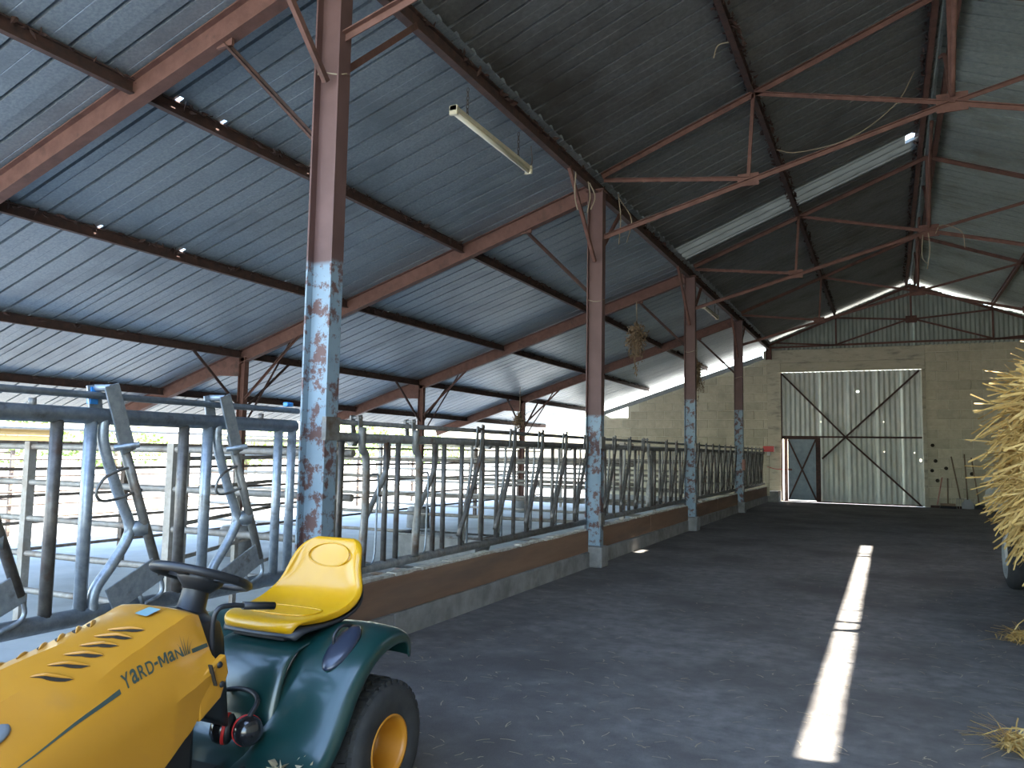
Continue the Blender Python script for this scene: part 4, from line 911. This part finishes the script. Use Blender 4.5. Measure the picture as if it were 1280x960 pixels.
# chassis and floor
build('chassis', MB().box((CX-.15, 1.15, .22), (CX+.15, 2.95, .32)), 'black', tr_, bevel=.01)
build('engine_cover', MB().box((CX-.2, 1.2, .3), (CX+.2, 2.08, .62)), 'black', tr_, bevel=.02)
build('footboard_mat', MB().box((-2.17, 1.95, .312), (-1.93, 2.36, .322)), 'rubber', tr_, bevel=.004)
for k in range(7): build('mat_rib', MB().box((-2.16+.034*k, 1.96, .322), (-2.147+.034*k, 2.35, .328)), 'rubber', tr_)
build('decal', MB().box((CX-.19, 2.438, .44), (CX-.13, 2.441, .50)), 'sticker_b', tr_); build('decal', MB().box((CX-.19, 2.43, .385), (CX-.13, 2.433, .44)), 'sticker_y', tr_)
build('floor_straw', debris(2.12, 2.4, -2.05, .345, 70, 1, .12), 'straw_dull', tr_, kind='stuff')
def tractor_wheel(x_in, x_out, y, R, rr, rear):
    s = 1 if x_out > x_in else -1; W_ = abs(x_out-x_in); c = Vector((x_in, y, R))
    tw_ = thing('w', '', '', c) if False else None
    mb = MB().lathe(c, (s, 0, 0), [(rr*.98, W_*.10), (rr*1.1, W_*.04), (R*.80, 0), (R*.915, W_*.06), (R*.94, W_*.16), (R*.955, W_*.5), (R*.94, W_*.84), (R*.915, W_*.94), (R*.80, W_), (rr*1.10, W_*.97), (rr*.99, W_*.90), (rr*.98, W_*.10)], 48)
    ty = build('tyre', mb, 'rubber', tr_, origin=c)
    tm = MB(); nT = 34 if rear else 24
    for k in range(nT):
        t0 = 2*pi*k/nT
        for row in range(4):
            w0 = W_*(.10+.205*row); w1 = w0+W_*.15; tt = t0+(pi/nT)*(row % 2); dt = .72*pi/nT
            vs = []
            for rad in (R*.93, R*(.985 if row in (0, 3) else 1.0)):
                for ww, aa in ((w0, tt-dt), (w1, tt-dt*.6), (w1, tt+dt), (w0, tt+dt*.6)): vs.append((c.x+s*ww, c.y+rad*sin(aa), c.z+rad*cos(aa)))
            tm.add(vs, [(4, 5, 6, 7), (0, 1, 5, 4), (1, 2, 6, 5), (2, 3, 7, 6), (3, 0, 4, 7)])
        for ww in (.03, .97):
            tt = t0; dt = .6*pi/nT; vs = []
            for rad, wo in ((R*.86, 0), (R*.975, .06)):
                for aa in (tt-dt, tt+dt):
                    for e in (0, .02): vs.append((c.x+s*W_*(ww+(-1 if ww < .5 else 1)*(e-.025)+(wo if ww < .5 else -wo)), c.y+rad*sin(aa), c.z+rad*cos(aa)))
            tm.add(vs, [(0, 1, 3, 2), (4, 6, 7, 5), (0, 4, 5, 1), (2, 3, 7, 6), (1, 5, 7, 3), (0, 2, 6, 4)])
    build('tread', tm, 'rubber', ty, kind='stuff')
    rm = MB().lathe(c, (s, 0, 0), [(rr*1.12, W_*.93), (rr*1.10, W_*.985), (rr*1.02, W_*.985), (rr*.97, W_*.90), (rr*.90, W_*.52), (rr*.80, W_*.42), (rr*.35, W_*.40), (rr*.30, W_*.48), (0, W_*.48)], 36)
    ro = build('rim', rm, 'rim', tr_, origin=c)
    build('hub_cap', MB().lathe(c+Vector((s*W_*.46, 0, 0)), (s, 0, 0), [(.03, 0), (.03, .03), (.022, .04), (0, .04)], 14), 'black', ro)
    if 0: build('valve', MB().tube([c+Vector((s*W_*.5, rr*.75, -.02)), c+Vector((s*W_*.72, rr*.78, -.02))], .006, 6), 'black', ro)
tractor_wheel(-2.14, -1.88, 2.82, .268, .118, True); tractor_wheel(mirx(-2.14), mirx(-1.88), 2.82, .268, .118, True)
tractor_wheel(CX+.24, CX+.40, 1.42, .20, .095, False); tractor_wheel(CX-.24, CX-.40, 1.42, .20, .095, False)
build('rear_axle', MB().tube([(CX-.3, 2.82, .285), (CX+.3, 2.82, .285)], .04, 10), 'black', tr_)
build('front_axle', MB().tube([(CX-.3, 1.42, .2), (CX+.3, 1.42, .2)], .03, 10), 'black', tr_)
# ear defenders on the footboard
EC = Vector((-2.275, 2.345, .432))
em = thing('ear_defenders', 'black and red ear defenders lying on the tractor footboard', 'ear defenders', (EC.x, EC.y, .318))
for s, dx in ((-1, -.045), (1, .05)):
    c = EC+Vector((dx, s*.012-.0, -.012)); ax = Vector((s*.80, -.5, .12)).normalized()
    cu = build('cup', MB().lathe(c-ax*.0, ax, [(0, .052), (.030, .048), (.050, .032), (.056, .012), (.055, 0)], 22), 'gloss', em)
    build('red_ring', MB().lathe(c, ax, [(.050, .0), (.058, .0), (.058, -.012), (.05, -.012)], 22), 'red', cu)
    build('cushion', MB().lathe(c, ax, [(.054, -.012), (.056, -.022), (.045, -.032), (.025, -.030), (0, -.026)], 22), 'black', cu)
build('headband', MB().tube(arc([EC+Vector((-.06, .0, .03)), EC+Vector((-.13, .02, .07)), EC+Vector((-.15, .08, .09)), EC+Vector((-.06, .11, .10)), EC+Vector((.04, .07, .085)), EC+Vector((.055, .01, .035))], 6), .010, 6), 'black', em)

# ------------------------------------------------------------------ straw trailer on the right
tl = thing('farm_trailer', 'low dark trailer at the right edge, its wheel showing below the overhanging straw', 'trailer', (2.1, 8.4, 0))
build('deck', MB().box((1.44, 5.6, .68), (3.5, 11.7, .76)), 'timber', tl)
build('chassis_rail', MB().box((1.62, 5.4, .52), (1.72, 11.6, .68)), 'black', tl); build('chassis_rail', MB().box((2.5, 5.4, .52), (2.6, 11.6, .68)), 'black', tl)
build('axle', MB().tube([(1.3, 10.9, .36), (2.9, 10.9, .36)], .045, 10), 'black', tl)
for x, s in ((1.42, -1), (2.85, 1)):
    c = Vector((x, 10.9, .36)); ty = build('tyre', MB().lathe(c, (s, 0, 0), [(.21, .02), (.27, 0), (.34, .03), (.36, .07), (.36, .14), (.34, .18), (.27, .21), (.21, .19), (.21, .02)], 32), 'rubber', tl, origin=c)
    build('rim', MB().lathe(c, (s, 0, 0), [(.245, .205), (.225, .215), (.19, .17), (.16, .10), (.07, .09), (.06, .13), (0, .13)], 28), 'steel_grey', ty)
for y in (5.75, 7.6): build('prop_leg', MB().box((1.64, y, 0), (1.70, y+.06, .52)), 'black', tl)
build('plastic_scrap', MB().loft([[(1.20, 10.3, .70), (1.19, 10.42, .72), (1.20, 10.5, .70)], [(1.17, 10.32, .55), (1.15, 10.42, .58), (1.18, 10.47, .56)], [(1.18, 10.36, .42), (1.16, 10.41, .40), (1.18, 10.44, .43)]], closed=False), 'sack', tl)
hl_ = thing('straw_load', 'tall shaggy load of golden straw overhanging the trailer at the right edge', 'straw', (2.1, 8.0, .76))
hm = MB(); rings = []
for i in range(15):
    t_ = pi*i/14; ring = []
    for j in range(28):
        p_ = 2*pi*j/28; k = 1+.06*sin(5*p_+i)+.05*sin(3*t_*2+j*1.7)
        sx = abs(cos(p_))**.75*(1 if cos(p_) > 0 else -1); sy = abs(sin(p_))**.6*(1 if sin(p_) > 0 else -1); rz_ = cos(t_)
        rr = sin(t_)**.55 if 0 < i < 14 else 0
        ring.append((2.47+1.17*rr*sx*k, 8.35+2.8*rr*sy*k, max(.765, 1.60+.92*(abs(rz_)**.8*(1 if rz_ > 0 else -1))*k)))
    rings.append(ring)
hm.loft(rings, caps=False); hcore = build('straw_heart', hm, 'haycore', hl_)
st_ = MB(); random.seed(11)
for k in range(9000):
    t_ = math.acos(random.uniform(-.85, 1)); p_ = random.uniform(pi*.45, pi*1.75)
    sx = abs(cos(p_))**.75*(1 if cos(p_) > 0 else -1); sy = abs(sin(p_))**.6*(1 if sin(p_) > 0 else -1); rr = sin(t_)**.55; rz_ = cos(t_)
    p = Vector((2.47+1.22*rr*sx, 8.35+2.85*rr*sy, max(.80, 1.60+.94*(abs(rz_)**.8*(1 if rz_ > 0 else -1)))))
    n_ = Vector((sx*1.2, sy*.5, rz_)).normalized()
    d = (Vector((random.gauss(0, .7), random.gauss(0, .7), random.gauss(-.35, .7)))+n_*random.uniform(-.1, .45)).normalized()
    ln = random.uniform(.2, .62); sag = Vector((0, 0, -ln*random.uniform(.05, .35)))
    wv = d.cross(Vector((random.gauss(0, 1), random.gauss(0, 1), random.gauss(0, 1)))).normalized()*random.uniform(.005, .011)
    p = p+n_*.01
    st_.ribbon([p, p+d*ln*.5+sag*.25, p+d*ln+sag], wv)
# trailing wisps along the lower near edge
for k in range(420):
    y = random.uniform(5.4, 10.6); p = Vector((1.27+random.uniform(-.06, .12), y, random.uniform(.75, 1.15)))
    d = Vector((random.uniform(-.5, .15), random.gauss(0, .35), random.uniform(-1, -.1))).normalized(); ln = random.uniform(.15, .38)
    st_.ribbon([p, p+d*ln*.5+Vector((-.02, 0, .02)), p+d*ln], Vector((random.gauss(0, 1), random.gauss(0, 1), .3)).normalized()*.009)
for k in range(26):
    z = random.uniform(1.3, 2.1); p = Vector((1.42, random.uniform(8, 10.8), z)); d = Vector((random.uniform(-1, -.5), random.gauss(0, .3), random.uniform(-.9, -.2))).normalized(); ln = random.uniform(.3, .55)
    st_.ribbon([p, p+d*ln*.5+Vector((0, 0, .05)), p+d*ln], Vector((0, 1, .6)).normalized()*.010)
build('straw_strands', st_, 'straw', hl_, kind='stuff')
def tuft(x, y, r, n, lab):
    t = thing('straw_tuft', lab, 'straw', (x, y, 0), 'straw tufts on the floor'); mb = MB()
    for _ in range(n):
        a = random.uniform(0, 2*pi); p = Vector((x+random.gauss(0, r*.35), y+random.gauss(0, r*.35), random.uniform(.004, r*.35))); d = Vector((cos(a), sin(a), random.uniform(-.2, .6))).normalized(); ln = random.uniform(.08, .26)
        q = p+d*ln; q.z = max(q.z, .006); st = p+d*ln*.5+Vector((0, 0, .02)); mb.ribbon([p, st, q], Vector((-sin(a), cos(a), .5)).normalized()*.004)
    build('strands', mb, 'straw', t, kind='stuff')
tuft(0.58, 4.94, .14, 190, 'loose straw tuft on the floor at the bottom right corner'); tuft(0.99, 7.73, .2, 160, 'straw tuft on the floor below the straw load')
lc = MB(); random.seed(5)
for k in range(5200):
    y = 2.2+24*random.random()**1.6; x = random.uniform(-3.4, 2.6) if random.random() < .6 else min(2.8, random.gauss(1.1+.05*y, .5)); a = random.gauss(0, .9)
    ln = random.uniform(.02, .09); d = Vector((cos(a), sin(a), 0)); z = random.uniform(.003, .007); p = Vector((x, y, z)); s_w = Vector((-d.y, d.x, 0))*random.uniform(.0015, .0038)
    lc.ribbon([p, p+d*ln*.5+s_w*2, p+d*ln], s_w)
tag(build('straw_litter', lc, 'straw_dull', kind='stuff'), 'scattered bits of straw strewn over the dark aisle floor', 'straw')

# ------------------------------------------------------------------ tools and sacks by the end wall
def tool(lab, x0, z0_, x1, z1_, m, head=None, cat='tool'):
    yb0, yt = YW-.30, YW-.045; t = thing('yard_tool', lab, cat, (x0, yb0, 0), 'tools against the end wall')
    build('handle', MB().tube([(x0, yb0, z0_), (x1, yt, z1_)], .02, 7), m, t)
    if head == 'shovel':
        build('blade', MB().loft([[(x0-.16, yb0-.06, .02), (x0, yb0-.10, .01), (x0+.16, yb0-.06, .02)], [(x0-.17, yb0-.02, .16), (x0, yb0-.05, .14), (x0+.17, yb0-.02, .16)], [(x0-.05, yb0+.01, .30), (x0, yb0, .30), (x0+.05, yb0+.01, .30)]], closed=False), 'toolmetal', t)
    elif head == 'broom': 
        build('broom_head', MB().box((x0-.2, yb0-.06, .08), (x0+.2, yb0+.05, .15)), 'ash', t); build('bristles', MB().loft([[(x0-.19, yb0-.05, .08), (x0+.19, yb0-.05, .08), (x0+.19, yb0+.04, .08), (x0-.19, yb0+.04, .08)], [(x0-.23, yb0-.09, .005), (x0+.23, yb0-.09, .005), (x0+.23, yb0+.06, .005), (x0-.23, yb0+.06, .005)]]), 'black', t)
    elif head == 'scraper': build('scraper_blade', MB().box((x0-.24, yb0-.03, .005), (x0+.24, yb0+.0, .14)), 'rubber', t)
    elif head == 'fork':
        for k in range(4): build('tine', MB().tube([(x0-.09+.06*k, yb0, .3), (x0-.10+.067*k, yb0-.04, .14), (x0-.10+.067*k, yb0-.10, .012)], .008, 5), 'toolmetal', t)
        build('fork_bar', MB().tube([(x0-.1, yb0, .3), (x0+.1, yb0, .3)], .012, 6), 'toolmetal', t)
tool('short red-handled tool leaning right beside the big door', 1.32, .10, 1.48, .92, 'pinkpaint')
tool('short dark-handled broom between red handle and first tall handle', 1.60, .12, 1.63, .90, 'ash', 'broom')
tool('tall brown-handled fork, first of the tall handles from the door', 1.93, .3, 1.74, 1.56, 'ash', 'fork')
tool('tall-handled shovel with a pale metal blade against the end wall', 2.12, .28, 2.09, 1.64, 'ash', 'shovel')
tool('tall brown-handled scraper nearest the white sacks', 2.42, .12, 2.27, 1.54, 'ash', 'scraper')
def sack(x, y, z, rx, ry, rz, lab, rot=0, seed=0):
    rnd = random.Random(seed); rings = []; ph = [rnd.uniform(0, 6) for _ in range(6)]
    for i in range(15):
        t_ = pi*i/14; ring = []
        for j in range(24):
            p_ = 2*pi*j/24; k = 1+.07*sin(4*p_+ph[0]+3*t_)+.05*sin(7*p_+ph[1]-5*t_)+.05*sin(6*t_+ph[2])
            q = Vector((rx*sin(t_)**.6*cos(p_)*k if 0 < i < 14 else 0, ry*sin(t_)**.6*sin(p_)*k if 0 < i < 14 else 0, rz*cos(t_)*(.96+.06*sin(3*p_+ph[3]))))
            q = Matrix.Rotation(rot, 3, 'Z') @ q; ring.append((x+q.x, y+q.y, max(z, z+rz+q.z)))
        rings.append(ring)
    o = build('feed_sack', MB().loft(rings, caps=False), 'sack', origin=(x, y, z)); tag(o, lab, 'sack', 'sacks by the end wall'); return o
sack(2.86, 26.30, 0, .40, .38, .36, 'crumpled white sack at the front of the sack heap', .3, 1)
sack(3.05, 27.10, .0, .32, .28, .46, 'grey-white sack at the back of the heap by the wall', .1, 2)
sack(2.90, 26.36, .735, .40, .34, .17, 'creased white sack lying on top of the heap', -.3, 3)
t = thing('wooden_skid', 'low dark timber lying along the foot of the end wall under the tools', 'timber', (1.9, YW-.2, 0)); build('beam', MB().box((1.15, YW-.16, .0), (2.6, YW-.07, .07)), 'rust_dark', t)
# red box and rope at the end of the feed fence
t = thing('end_box', 'small red metal box on a pale stake where the feed fence ends', 'box', (-3.50, 26.62, 0))
build('stake', MB().box((-3.53, 26.63, .34) if False else (-3.56, 26.60, .2), (-3.48, 26.68, 1.55)), 'lintel', t)
build('housing', MB().box((-3.66, 26.55, 1.62), (-3.32, 26.72, 1.80)), 'red', t, bevel=.01); build('bracket', MB().box((-3.54, 26.58, 1.5), (-3.44, 26.70, 1.62)), 'sack', t)
t = thing('red_rope', 'thin red rope stretched from the fence end to the small door', 'rope', (-3.5, 26.6, 1.12)); build('cord', MB().tube(arc([(-3.52, 26.58, 1.13), (-3.3, 27.0, 1.06), (-3.02, YW-.11, 1.05)], 5), .012, 6), 'red', t)
t = thing('red_rag', 'faded red rag tied around the fourth post at fence height', 'rag', (PX+.12, YP[3], 1.08)); build('cloth', MB().loft([[(PX+.09, YP[3]-.11, 1.1), (PX+.15, YP[3]-.08, 1.1), (PX+.15, YP[3]+.08, 1.12), (PX+.09, YP[3]+.10, 1.12)], [(PX+.09, YP[3]-.10, 1.24), (PX+.165, YP[3]-.07, 1.26), (PX+.16, YP[3]+.08, 1.25), (PX+.09, YP[3]+.09, 1.25)], [(PX+.09, YP[3]-.10, 1.38), (PX+.15, YP[3]-.06, 1.39), (PX+.15, YP[3]+.07, 1.37), (PX+.09, YP[3]+.09, 1.38)]], closed=False), 'pinkpaint', t)
